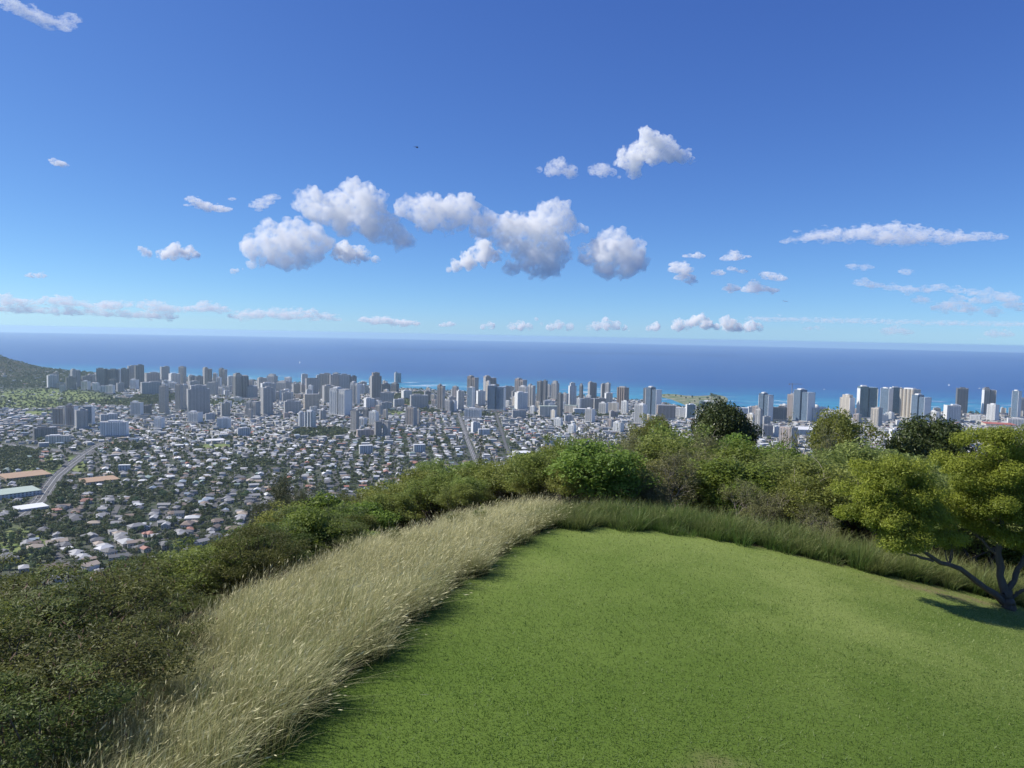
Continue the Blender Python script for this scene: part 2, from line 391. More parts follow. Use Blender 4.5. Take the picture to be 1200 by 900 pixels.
build_clouds()
# ------------------------------------------------------------------ plants of the hill
def leaf_mat(name, dark, light, transl=0.3, hue=0.0, rough=0.55):
    N = Nodes(name); t = N.attr('tone', 'Fac')
    c = N.mix(t, dark, light)
    h = N.n('HueSaturation'); N.put(h, 'Color', c)
    N.put(h, 'Hue', N.math('MULTIPLY_ADD', N.rand(), hue, 0.5 - hue / 2)); N.put(h, 'Value', N.math('MULTIPLY_ADD', N.rand(), 0.3, 0.85))
    b = N.n('BsdfPrincipled'); N.put(b, 'Base Color', h.outputs[0]); b.inputs['Roughness'].default_value = rough; b.inputs['Specular IOR Level'].default_value = 0.3
    tr = N.n('BsdfTranslucent'); N.put(tr, 'Color', h.outputs[0])
    mx = N.n('MixShader'); mx.inputs[0].default_value = transl
    N.t.links.new(b.outputs[0], mx.inputs[1]); N.t.links.new(tr.outputs[0], mx.inputs[2]); N.t.links.new(mx.outputs[0], N.out.inputs['Surface'])
    return N.m
def bark_mat(name, a, b):
    N = Nodes(name); p = N.obco(); f = N.noise(N.scale(p, (6, 6, 1.5)), 1.0, 5, 0.65)
    N.bsdf(N.mix(f, a, b), 0.85, 0.2, Normal=N.bump(f, 0.6, 0.03)); return N.m
M_SCRUB = leaf_mat('scrub_leaf', (0.105, 0.135, 0.024), (0.340, 0.375, 0.085), 0.42, 0.05)
M_GREEN = leaf_mat('green_leaf', (0.080, 0.130, 0.020), (0.290, 0.370, 0.062), 0.42, 0.04)
M_FEATH = leaf_mat('feathery_leaf', (0.125, 0.165, 0.036), (0.350, 0.400, 0.115), 0.42, 0.03)
M_SHADE = leaf_mat('haole_leaf', (0.055, 0.078, 0.017), (0.205, 0.235, 0.055), 0.40, 0.05)
M_DARK = leaf_mat('dark_leaf', (0.028, 0.048, 0.013), (0.105, 0.130, 0.034), 0.20, 0.02, 0.4)
M_KOA = leaf_mat('koa_leaf', (0.135, 0.175, 0.020), (0.390, 0.435, 0.060), 0.45, 0.01)
M_DRY = leaf_mat('dry_leaf', (0.130, 0.140, 0.048), (0.310, 0.310, 0.120), 0.35, 0.03)
M_GREY = leaf_mat('greygreen_leaf', (0.065, 0.078, 0.040), (0.160, 0.170, 0.085), 0.30, 0.02)
M_BARK = bark_mat('bark', (0.06, 0.05, 0.04), (0.16, 0.135, 0.11))
M_PALE = bark_mat('pale_bark', (0.26, 0.225, 0.18), (0.44, 0.39, 0.32))

def leaves(rng, C, Rr, n, size, aspect=0.42, up=0.35, rand=0.8, shell=0.5, tone_c=None):
    """n diamond leaves spread through clumps with centres C (k,3) and radii Rr (k,3)."""
    k = len(C); vol = Rr.prod(1) ** (2 / 3); pick = rng.choice(k, n, p=vol / vol.sum())
    u = rng.normal(size=(n, 3)); u /= np.linalg.norm(u, axis=1)[:, None]
    rad = shell + (1 - shell) * rng.random(n) ** 0.5
    rad *= 1 + 0.12 * rng.normal(size=n)
    P = C[pick] + u * rad[:, None] * Rr[pick]
    nn = u * 0.7 + rng.normal(size=(n, 3)) * rand + np.array([0, 0, up]); nn /= np.linalg.norm(nn, axis=1)[:, None]
    a = np.cross(nn, rng.normal(size=(n, 3))); a /= np.linalg.norm(a, axis=1)[:, None]
    b = np.cross(nn, a); s = size * rng.uniform(0.6, 1.35, n)[:, None]
    V = np.stack([P - a * s * 0.5, P + b * s * aspect * 0.5 + a * s * 0.06, P + a * s * 0.5, P - b * s * aspect * 0.5 + a * s * 0.06], 1).reshape(-1, 3)
    q = np.arange(4 * n).reshape(n, 4)
    tc = rng.random(k) if tone_c is None else tone_c
    tone = np.clip(0.55 * tc[pick] + 0.45 * rng.random(n), 0, 1)
    return V, q, np.repeat(tone, 4)
def tube(P, r, sides=5):
    P = np.asarray(P, float); r = np.asarray(r, float); n = len(P)
    T = np.gradient(P, axis=0); T /= np.linalg.norm(T, axis=1)[:, None] + 1e-9
    ref = np.array([0.31, 0.95, 0.07]); A = np.cross(T, ref); A /= np.linalg.norm(A, axis=1)[:, None] + 1e-9; B = np.cross(T, A)
    an = np.linspace(0, 2 * np.pi, sides, endpoint=False)
    V = (P[:, None] + r[:, None, None] * (np.cos(an)[None, :, None] * A[:, None] + np.sin(an)[None, :, None] * B[:, None])).reshape(-1, 3)
    i = np.arange(n * sides).reshape(n, sides); j = np.roll(i, -1, 1)
    return V, np.stack([i[:-1], j[:-1], j[1:], i[1:]], -1).reshape(-1, 4)
def curve(p0, p1, rng, n=5, wob=0.08, sag=0.0):
    t = np.linspace(0, 1, n)[:, None]; p0 = np.asarray(p0, float); p1 = np.asarray(p1, float); L = np.linalg.norm(p1 - p0)
    P = p0 + (p1 - p0) * t + np.sin(np.pi * t) * rng.normal(size=3) * wob * L
    P[:, 2] += (np.sin(np.pi * t[:, 0])) * sag * L
    return P
class Acc:
    def __init__(s): s.V = []; s.F = []; s.o = 0; s.T = []
    def add(s, vf, tone=None):
        V, F = vf[0], vf[1]; s.V.append(V); s.F.append(F + s.o); s.o += len(V)
        s.T.append(vf[2] if len(vf) > 2 else np.full(len(V), 0.5 if tone is None else tone))
    def mesh(s, name, mats, smooth=False, tone=True):
        fs = [f for f in s.F]
        tri = [f for f in fs if f.shape[1] == 3]; qd = [f for f in fs if f.shape[1] == 4]
        out = ([np.concatenate(tri)] if tri else []) + ([np.concatenate(qd)] if qd else [])
        return mesh(name, np.concatenate(s.V), out, mats, smooth=smooth, attr={'tone': np.concatenate(s.T)} if tone else None)

def clumps_round(rng, k, w, h, z0, flat=0.75, rmin=0.22, rmax=0.36):
    """clump centres filling a rounded crown of width w between heights z0 and h"""
    C, Rr = [], []
    while len(C) < k:
        p = rng.uniform(-1, 1, 3)
        if np.linalg.norm(p) > 1: continue
        if np.linalg.norm(p) < 0.45 and rng.random() < 0.6: continue
        lump = 0.78 + 0.22 * math.sin(3.1 * math.atan2(p[1], p[0]) + k) * rng.uniform(0.4, 1)
        r = rng.uniform(rmin, rmax) * w * 0.5
        C.append((p[0] * w * 0.38 * lump, p[1] * w * 0.38 * lump, z0 + (h - z0) * (0.5 + 0.40 * p[2] * lump)))
        Rr.append((r, r, r * flat))
    return np.array(C), np.array(Rr)
def stems(rng, C, n, r0, zfork, base_spread=0.15, mat=None, twigs=0, sides=5):
    A = Acc()
    idx = rng.permutation(len(C))
    base = [np.array([rng.normal() * base_spread, rng.normal() * base_spread, -0.4]) for _ in range(max(1, n // 3))]
    forks = []
    for b in base:
        f = b + np.array([rng.normal() * zfork * 0.25, rng.normal() * zfork * 0.25, zfork + 0.4])
        P = curve(b, f, rng, 5, 0.06); A.add(tube(P, np.linspace(r0, r0 * 0.7, 5), sides)); forks.append(f)
    for i in range(n + twigs):
        c = C[idx[i % len(C)]]; f = forks[i % len(forks)]
        r = r0 * (0.6 if i < n else 0.28)
        st = f if i < n else f + (c - f) * rng.uniform(0.2, 0.6)
        e = c + rng.normal(size=3) * np.array([0.25, 0.25, 0.2]) if i >= n else c
        P = curve(st, e, rng, 6, 0.10); A.add(tube(P, np.linspace(r, r * 0.18, 6), sides if i < n else 3))
    return A
def bare_branches(rng, w, h, depth=4):
    """a leafless thorny crown: forking grey branches"""
    A = Acc(); ends = []
    def grow(p, d, L, r, lv):
        e = p + d * L; P = curve(p, e, rng, 4, 0.08)
        A.add(tube(P, np.linspace(r, r * 0.6, 4), 4 if lv < 2 else 3))
        if lv >= depth: ends.append(e); return
        for _ in range(rng.integers(2, 5) if lv else 6):
            nd = d + rng.normal(size=3) * 0.55; nd[2] += 0.12; nd /= np.linalg.norm(nd)
            grow(p + d * L * rng.uniform(0.55, 1), nd, L * rng.uniform(0.6, 0.85), r * 0.55, lv + 1)
    for _ in range(3):
        d = np.array([rng.normal() * 0.5, rng.normal() * 0.5, 1.0]); d /= np.linalg.norm(d)
        grow(np.array([rng.normal() * 0.15, rng.normal() * 0.15, -0.3]), d, h * 0.36, 0.045, 0)
    V = np.concatenate(A.V); ext = V[:, :2].max() - V[:, :2].min(); top = V[:, 2].max()
    sc = np.array([w / ext, w / ext, h / top]); A.V = [v * sc for v in A.V]
    return A, np.array(ends) * sc

PODS = []; M_POD = plain_mat('dry_pod', (0.13, 0.075, 0.04), 0.6, 0.3, 0.3, 3.0)
TPL = {}                                    # kind -> list of (trunk mesh, crown mesh, width, height)
def make_templates():
    rng = np.random.default_rng(21)
    def put(kind, stemA, leafA, lm, bm_, w, h, crown_name='crown'):
        P = np.concatenate(leafA.V); h = np.percentile(P[:, 2], 99.3); w = np.mean(np.percentile(P[:, :2], 98.5, 0) - np.percentile(P[:, :2], 1.5, 0))
        TPL.setdefault(kind, []).append((stemA.mesh('trunk', [bm_], smooth=True, tone=False), leafA.mesh(crown_name, [lm]), w, h))
    for v in range(4):                      # olive scrub trees
        C, Rr = clumps_round(rng, 70, 4.6, 3.9, 0.5, 0.75, 0.10, 0.24)
        L = Acc(); L.add(leaves(rng, C, Rr, 12500, 0.11, 0.40, 0.3, 0.9, 0.2))
        put('scrub', stems(rng, C, 14, 0.06, 0.7, 0.25, twigs=60), L, M_SCRUB, M_PALE if v % 2 else M_BARK, 4.4, 3.9)
    for v in range(3):                      # bright broad-leaved bushes
        C, Rr = clumps_round(rng, 52, 4.0, 3.4, 0.3, 0.7, 0.15, 0.30)
        L = Acc(); L.add(leaves(rng, C, Rr, 17000, 0.105, 0.5, 0.45, 0.8, 0.4))
        put('green', stems(rng, C, 10, 0.07, 0.5, 0.2, twigs=16), L, M_GREEN, M_BARK, 4.0, 3.4)
    for v in range(3):                      # light feathery trees
        C, Rr = clumps_round(rng, 52, 4.8, 4.4, 0.9, 0.55, 0.16, 0.28)
        L = Acc(); L.add(leaves(rng, C, Rr, 15000, 0.12, 0.30, 0.5, 0.7, 0.3))
        put('feathery', stems(rng, C, 12, 0.08, 1.0, 0.2, twigs=30), L, M_FEATH, M_BARK, 4.8, 4.4)
    for v in range(3):                      # shaded haole shrubs with drooping sprays and pods
        C, Rr = clumps_round(rng, 80, 4.3, 4.0, 0.4, 0.5, 0.09, 0.24)
        L = Acc(); L.add(leaves(rng, C, Rr, 19000, 0.085, 0.28, 0.5, 0.8, 0.2))
        pods = rng.random(700); pk = C[rng.integers(len(C), size=700)] + rng.normal(size=(700, 3)) * 0.28; dn_ = np.stack([rng.normal(size=700) * 0.35, rng.normal(size=700) * 0.35, -np.ones(700)], 1); dn_ /= np.linalg.norm(dn_, axis=1)[:, None]; sd_ = np.cross(dn_, rng.normal(size=(700, 3))); sd_ /= np.linalg.norm(sd_, axis=1)[:, None]
        PODS.append(mesh('seed_pods', np.stack([pk, pk + dn_ * 0.07 + sd_ * 0.011, pk + dn_ * 0.14, pk + dn_ * 0.07 - sd_ * 0.011], 1).reshape(-1, 3), np.arange(2800).reshape(700, 4), [M_POD]))
        put('haole', stems(rng, C, 14, 0.05, 0.6, 0.3, twigs=70), L, M_SHADE, M_BARK, 4.2, 4.0)
    for v in range(2):                      # dense dark domes
        C, Rr = clumps_round(rng, 120, 6.4, 6.0, 0.9, 0.85, 0.18, 0.27)
        L = Acc(); L.add(leaves(rng, C, Rr, 42000, 0.19, 0.42, 0.3, 0.7, 0.55))
        put('dark', stems(rng, C, 10, 0.16, 1.6, 0.1, twigs=6), L, M_DARK, M_BARK, 6.4, 6.6)
    for v in range(3):                      # half-bare dry bushes
        A, ends = bare_branches(rng, 4.2, 3.8, 4)
        sel = ends[rng.permutation(len(ends))[:340]]
        L = Acc(); L.add(leaves(rng, sel, np.full((len(sel), 3), 0.25), 11000, 0.085, 0.4, 0.3, 0.9, 0.1))
        put('dry', A, L, M_DRY, M_PALE, 4.2, 3.8)
    for v in range(2):                      # thin grey-green wispy trees
        C, Rr = clumps_round(rng, 60, 4.0, 5.4, 0.8, 1.1, 0.10, 0.19)
        L = Acc(); L.add(leaves(rng, C, Rr, 9000, 0.12, 0.18, -0.2, 0.8, 0.15))
        put('wispy', stems(rng, C, 12, 0.08, 1.2, 0.1, twigs=40), L, M_GREY, M_BARK, 4.0, 5.4)
    # a small pointed conifer
    C = np.array([(rng.normal() * 0.5 * (1 - t), rng.normal() * 0.5 * (1 - t), 0.6 + 4.2 * t) for t in np.linspace(0, 1, 46)])
    Rr = np.array([(0.55 * (1.05 - t), 0.55 * (1.05 - t), 0.22) for t in np.linspace(0, 1, 46)])
    L = Acc(); L.add(leaves(rng, C, Rr, 5200, 0.12, 0.2, 0.1, 0.8, 0.2))
    T = Acc(); T.add(tube([(0, 0, -0.3), (0.02, 0, 1.5), (0, 0.03, 3.2), (0, 0, 4.8)], [0.11, 0.08, 0.05, 0.015]))
    put('conifer', T, L, M_GREY, M_BARK, 1.9, 5.0)
make_templates()

PLANTS = []                                 # (root, kind, px, py, depth, height)
NAMES = {'scrub': ('scrub_tree', 'tree'), 'green': ('leafy_bush', 'bush'), 'feathery': ('feathery_tree', 'tree'), 'haole': ('wild_shrub', 'shrub'), 'dark': ('dense_tree', 'tree'),
         'dry': ('dry_bush', 'bush'), 'wispy': ('wispy_tree', 'tree'), 'conifer': ('young_conifer', 'tree')}
PR = np.random.default_rng(5)
_first = {}
def plant(kind, x, y, w, h):
    PLANTS.append([None, kind, x, y, w, h])
def raise_plants():
    """leave out what other plants hide wholly, then build the rest"""
    G = 4; mask = np.zeros((900 // G, 1200 // G), bool); yy, xx = np.mgrid[0:900 // G, 0:1200 // G]; kept = []
    for p in sorted(PLANTS, key=lambda q: math.hypot(q[2], q[3])):
        _, kind, x, y, w, h = p; z = gz(x, y); cx, cy, d = pix((x, y, z + h * 0.55)); rx = w * 0.5 / d * FPX; ry = h * 0.47 / d * FPX
        e = ((xx * G - cx) / rx) ** 2 + ((yy * G - cy) / ry) ** 2
        vis = (e < 1) & ~mask; tot = (e < 1).sum()
        if vis.sum() < max(8, 0.13 * tot): continue
        mask |= (e < (0.62 if kind != 'dry' else 0.15)); kept.append(p)
    PLANTS[:] = kept
    for p in kept:
        _, kind, x, y, w, h = p; k = int(PR.integers(len(TPL[kind]))); tm, cm, w0, h0 = TPL[kind][k]
        root = empty(NAMES[kind][0], (x, y, gz(x, y) - 0.05), PR.uniform(0, 6.28)); s = w / w0; sz = h / h0
        tr = obj('trunk', tm, root); cr = obj('crown', cm, root); lim = s * (1.2 if kind in ('dark', 'scrub', 'green', 'feathery', 'haole') else 9)
        if sz > lim:                        # a taller trunk, not a stretched crown
            root.scale = (s, s * PR.uniform(0.9, 1.1), lim); cr.location.z = h / lim - h0; tr.scale.z = (h / lim) / h0
        else: root.scale = (s, s * PR.uniform(0.9, 1.1), sz)
        if kind == 'haole' and math.hypot(x, y) < 24:
            pd = obj('seed_pods', PODS[k], root); pd['kind'] = 'stuff'; pd.location.z = cr.location.z
        root['category'] = NAMES[kind][1]; p[0] = root
    print('plants', len(kept))
def plant_px(kind, px, ptop, d, wpx):
    P = at_depth(px, ptop, d); h = P[2] - gz(P[0], P[1])
    plant(kind, P[0], P[1], wpx / FPX * d, max(h, 0.8))
SIL = np.array([(-100, 700), (0, 688), (60, 668), (120, 668), (200, 655), (250, 640), (300, 622), (350, 592), (400, 580), (450, 566), (500, 548), (550, 541), (600, 533), (650, 516), (700, 510), (750, 504), (800, 501),
                (850, 512), (900, 516), (950, 520), (1000, 526), (1050, 536), (1100, 545), (1150, 556), (1300, 560)], float)
def sil(px): return np.interp(px, SIL[:, 0], SIL[:, 1])
HAND = [
 ('haole', 105, 668, 17.5, 190), ('haole', 15, 690, 15, 210), ('haole', 70, 742, 12.6, 210), ('haole', 168, 712, 15.5, 120), ('haole', -60, 715, 13, 200), ('haole', 0, 800, 10.6, 220), ('haole', 150, 668, 21, 110),
 ('haole', 205, 655, 24, 90), ('scrub', 250, 640, 26, 80), ('green', 290, 620, 29, 70), ('haole', 258, 660, 22, 60), ('scrub', 325, 604, 31, 70), ('haole', -20, 668, 22, 150),
 ('green', 372, 584, 34, 84), ('green', 422, 592, 34, 70), ('green', 345, 618, 28.5, 56), ('green', 400, 612, 30, 66), ('wispy', 336, 554, 37, 62), ('wispy', 352, 572, 35, 40), ('wispy', 310, 588, 36, 44), ('scrub', 312, 585, 42, 40), ('scrub', 445, 578, 37, 66),
 ('scrub', 470, 562, 41, 80), ('scrub', 502, 550, 43, 80), ('scrub', 545, 545, 43, 90), ('scrub', 580, 540, 42, 80), ('feathery', 509, 538, 62, 44), ('conifer', 564, 511, 52, 24),
 ('scrub', 661, 512, 56, 56), ('scrub', 622, 530, 50, 80), ('scrub', 600, 546, 45, 70), ('dry', 698, 509, 50, 84), ('dry', 738, 505, 50, 84), ('scrub', 790, 498, 48, 100), ('dry', 752, 522, 42, 84), ('dry', 832, 506, 45, 90),
 ('scrub', 764, 486, 72, 44), ('dark', 797, 488, 70, 48), ('dark', 850, 474, 72, 66), ('green', 880, 514, 50, 92), ('green', 925, 524, 45, 88), ('dry', 925, 503, 60, 54), ('scrub', 988, 481, 62, 74), ('dry', 975, 500, 57, 60),
 ('dark', 1085, 493, 62, 72), ('feathery', 1022, 524, 41, 130), ('feathery', 962, 530, 43, 100), ('scrub', 845, 540, 37, 70), ('green', 865, 565, 33, 60), ('scrub', 905, 556, 35, 80), ('feathery', 1065, 545, 36, 80),
 ('feathery', 1000, 560, 34, 90), ('scrub', 690, 550, 37, 70), ('scrub', 725, 566, 34, 60), ('dry', 790, 545, 36, 90), ('haole', 242, 694, 20.5, 34), ('haole', 415, 655, 24, 17), ('haole', 463, 640, 25.5, 15), ('haole', 534, 600, 28, 22), ('haole', 563, 600, 28, 18), ('dry', 740, 548, 33, 80), ('dry', 860, 560, 32, 60), ('dry', 905, 575, 31, 60), ('dry', 965, 590, 30, 50), ('dry', 660, 560, 34, 50), ('scrub', 640, 560, 37, 70), ('green', 1130, 545, 40, 90), ('feathery', 1105, 560, 33, 110), ('feathery', 1160, 575, 31, 100), ('scrub', 1060, 590, 31, 80), ('scrub', 1210, 530, 42, 120), ('dark', 1240, 520, 60, 70)]
for k_, a_, b_, c_, d_ in HAND: plant_px(k_, a_, b_, c_, d_)
def fill_plants():
    taken = [(p[2], p[3], p[4]) for p in PLANTS]
    n = 0
    for yy in np.arange(30.5, 78, 2.3):
        for xx in np.arange(-30, 50, 2.5):
            x = xx + PR.uniform(-1, 1); y = yy + PR.uniform(-1, 1)
            if x < edge_x(29) - 1.2 and y < 34 and x > -6: continue
            z = gz(x, y); px, py, d = pix((x, y, z))
            if px < 180 or px > 1290: continue
            if y < 31.5 + 0.0: continue
            s = sil(px)
            top_lim = at_depth(px, s + PR.uniform(-3, 30), d)[2] - z
            h = min(PR.uniform(2.4, 4.6), top_lim)
            if h < 1.3: continue
            if any((x - a) ** 2 + (y - b) ** 2 < (0.30 * w_) ** 2 for a, b, w_ in taken): continue
            # seen at all? its top must clear what stands in front by some margin
            if px < 640: kind = PR.choice(['scrub', 'green', 'haole'], p=[.6, .25, .15])
            elif px < 860: kind = PR.choice(['scrub', 'dry', 'green'], p=[.5, .3, .2])
            else: kind = PR.choice(['scrub', 'green', 'feathery', 'dry'], p=[.4, .25, .25, .1])
            plant(kind, x, y, h * PR.uniform(1.0, 1.4), h); taken.append((x, y, h * 1.1)); n += 1
    # brush down the steep left flank
    for yy in np.arange(9, 40, 2.2):
        for xx in np.arange(-24, -5, 2.3):
            x = xx + PR.uniform(-.9, .9); y = yy + PR.uniform(-.9, .9)
            z = gz(x, y); px, py, d = pix((x, y, z))
            if px < -160 or px > 420: continue
            gl = edge_x(np.clip(y, 2, 29)) - x
            if gl < np.interp(y, [9, 14, 20], [4.6, 6.0, 7.0]): continue
            top_lim = at_depth(px, sil(px) + PR.uniform(-16, 30), d)[2] - z
            h = min(PR.uniform(1.8, 4.2), top_lim)
            if h < 1.2: continue
            if any((x - a) ** 2 + (y - b) ** 2 < (0.30 * w_) ** 2 for a, b, w_ in taken): continue
            kind = PR.choice(['haole', 'scrub', 'green'], p=[.65, .25, .1]) if y > 21 else 'haole'
            plant(kind, x, y, h * PR.uniform(1.0, 1.4), h); taken.append((x, y, h * 1.1)); n += 1
    print('fill plants', n, 'all', len(PLANTS))
fill_plants()
raise_plants()

# the leaning tree at the lawn's corner, in layered yellow-green pads
def koa_tree():
    rng = np.random.default_rng(33); D = 24.5
    b = at_depth(1178, 716, D); gx, gy = b[0], b[1]; base = np.array([gx, gy, gz(gx, gy)])
    def W(px, py, dd=0.0): return at_depth(px, py, D + dd) - base
    root = empty('koa_tree', base); tag(root, 'gnarled yellow-green tree with forked dark trunk standing on the lawn edge', 'tree')
    T = Acc()
    def limb(pts, r0, r1, sides=7):
        P = np.array(pts); n = 14; t = np.linspace(0, len(P) - 1, n)
        Q = np.stack([np.interp(t, np.arange(len(P)), P[:, k]) for k in range(3)], 1)
        Q[1:-1] = (Q[:-2] + 2 * Q[1:-1] + Q[2:]) / 4; Q[1:-1] += rng.normal(size=(n - 2, 3)) * r0 * 0.22
        T.add(tube(Q, np.linspace(r0, r1, n) * (1 + 0.10 * rng.normal(size=n)), sides)); return Q
    tr = limb([(0, 0, -0.4), W(1180, 706), W(1178, 694)], 0.24, 0.17, 9)
    fork = tr[-1]
    ends = []
    ends.append(limb([W(1176, 706), W(1150, 685, -.3), W(1122, 665, -.6), W(1093, 657, -.8), W(1062, 628, -1.2), W(1040, 598, -1.2)], 0.115, 0.03))
    ends.append(limb([fork, W(1172, 668, .2), W(1169, 648, .2), W(1177, 615, .3), W(1168, 570, .3), W(1150, 538, .3)], 0.13, 0.03))
    ends.append(limb([fork, W(1189, 680, .1), W(1198, 655, .2), W(1212, 630, .2), W(1225, 590, 0)], 0.12, 0.03))
    ends.append(limb([W(1170, 652, .2), W(1140, 622, .8), W(1122, 590, 1.0)], 0.06, 0.02))
    ends.append(limb([W(1093, 657, -.8), W(1050, 645, -1.6), W(1015, 612, -1.8)], 0.05, 0.015))
    ends.append(limb([W(1186, 700, 0), W(1200, 690, -.3), W(1240, 680, -.6)], 0.07, 0.03))
    pads = [(1025,560,30,15,-1.2),(1058,552,32,17,-1),(1078,568,26,15,-1),(1015,580,24,13,-1.3),(1045,585,32,14,-1.5),(1012,605,26,15,-1.8),(1040,612,32,17,-1.8),(1072,608,30,15,-1.5),(1095,622,22,14,-1.2),(1050,630,34,11,-2),(1085,598,26,12,-.8),(1030,548,20,10,-1),
            (1135,540,30,16,.5),(1160,520,34,17,.4),(1195,515,36,18,.2),(1125,565,24,16,.6),(1150,560,32,18,0),(1185,550,38,20,-.3),(1215,560,36,24,0),(1140,590,28,18,.2),(1175,590,36,20,-.6),(1210,600,34,22,-.5),(1155,620,28,16,.2),(1190,628,30,16,-.2),(1225,530,40,24,.3),(1120,545,18,12,.8),(1240,620,40,24,.2),(1130,610,18,13,.6),(1165,540,30,16,1.4),(1105,600,26,18,.2),(1110,635,26,14,-.4),(1070,590,34,18,-.2),(1030,575,36,18,-.6),(1060,570,36,18,.4),(1090,580,26,18,.6),(1175,575,40,24,.9),(1145,600,34,20,1.0),(1195,605,38,22,.8),(1215,640,36,18,.2),(1000,598,24,14,-1.6),(1200,570,36,20,1.6),(1260,570,44,26,.4)]
    s = D / FPX
    C = []; Rr = []
    for px, py, rx, ry, dd in pads:
        c = W(px, py, dd)
        for _ in range(5):
            C.append(c + np.array([rng.normal() * rx * s * 0.42, rng.normal() * rx * s * 0.42, rng.normal() * ry * s * 0.35])); r = rx * s * rng.uniform(0.40, 0.60); Rr.append((r, r, r * 0.66))
    C = np.array(C); Rr = np.array(Rr)
    for i in range(0, len(C), 2):           # twigs from the nearest limb into each pad
        allp = np.concatenate(ends); j = np.argmin(np.linalg.norm(allp - C[i], axis=1))
        P = curve(allp[j], C[i], rng, 5, 0.1); T.add(tube(P, np.linspace(0.028, 0.006, 5), 4))
    L = Acc(); L.add(leaves(rng, C, Rr, 190000, 0.095, 0.30, 0.6, 0.6, 0.25))
    obj('trunk', T.mesh('trunk', [M_BARK], smooth=True, tone=False), root); obj('crown', L.mesh('crown', [M_KOA]), root)
koa_tree()

# ------------------------------------------------------------------ grasses
def blades(rng, X, Y, L, wd, lean, leanv, seg=3, droop=0.5):
    """curved tapering blades rooted on the ground; lean (n,2) horizontal lean direction"""
    n = len(X); Z = ground(X, Y)
    base = np.stack([X, Y, Z - 0.02], 1)
    az = rng.uniform(0, np.pi, n); side = np.stack([np.cos(az), np.sin(az), np.zeros(n)], 1)
    ts = np.linspace(0, 1, seg + 1); V = []
    for t in ts:
        hor = lean * (L * (leanv * t + droop * leanv * t ** 3))[:, None]
        up = L * t * (1 - 0.30 * t * np.clip(leanv, 0, 1.2))
        c = base + np.concatenate([hor, up[:, None]], 1)
        wv = (wd * (1 - t * 0.92))[:, None] * side * 0.5
        V.append(c - wv); V.append(c + wv)
    V = np.stack(V, 1)                      # n, 2(seg+1), 3
    m = 2 * (seg + 1); i = np.arange(n)[:, None] * m
    q = np.concatenate([np.stack([i[:, 0] + 2 * k, i[:, 0] + 2 * k + 1, i[:, 0] + 2 * k + 3, i[:, 0] + 2 * k + 2], 1) for k in range(seg)])
    al = np.tile(np.repeat(ts, 2), n)
    return V.reshape(-1, 3), q, al
def grass_mat(name, root, mid, tip, green):
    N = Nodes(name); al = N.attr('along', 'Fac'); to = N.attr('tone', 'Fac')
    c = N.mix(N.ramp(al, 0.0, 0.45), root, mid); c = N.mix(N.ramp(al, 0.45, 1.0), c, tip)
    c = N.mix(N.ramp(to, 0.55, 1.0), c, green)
    b = N.n('BsdfPrincipled'); N.put(b, 'Base Color', c); b.inputs['Roughness'].default_value = 0.5; b.inputs['Specular IOR Level'].default_value = 0.35
    tr = N.n('BsdfTranslucent'); N.put(tr, 'Color', c); mx = N.n('MixShader'); mx.inputs[0].default_value = 0.35
    N.t.links.new(b.outputs[0], mx.inputs[1]); N.t.links.new(tr.outputs[0], mx.inputs[2]); N.t.links.new(mx.outputs[0], N.out.inputs['Surface'])
    return N.m
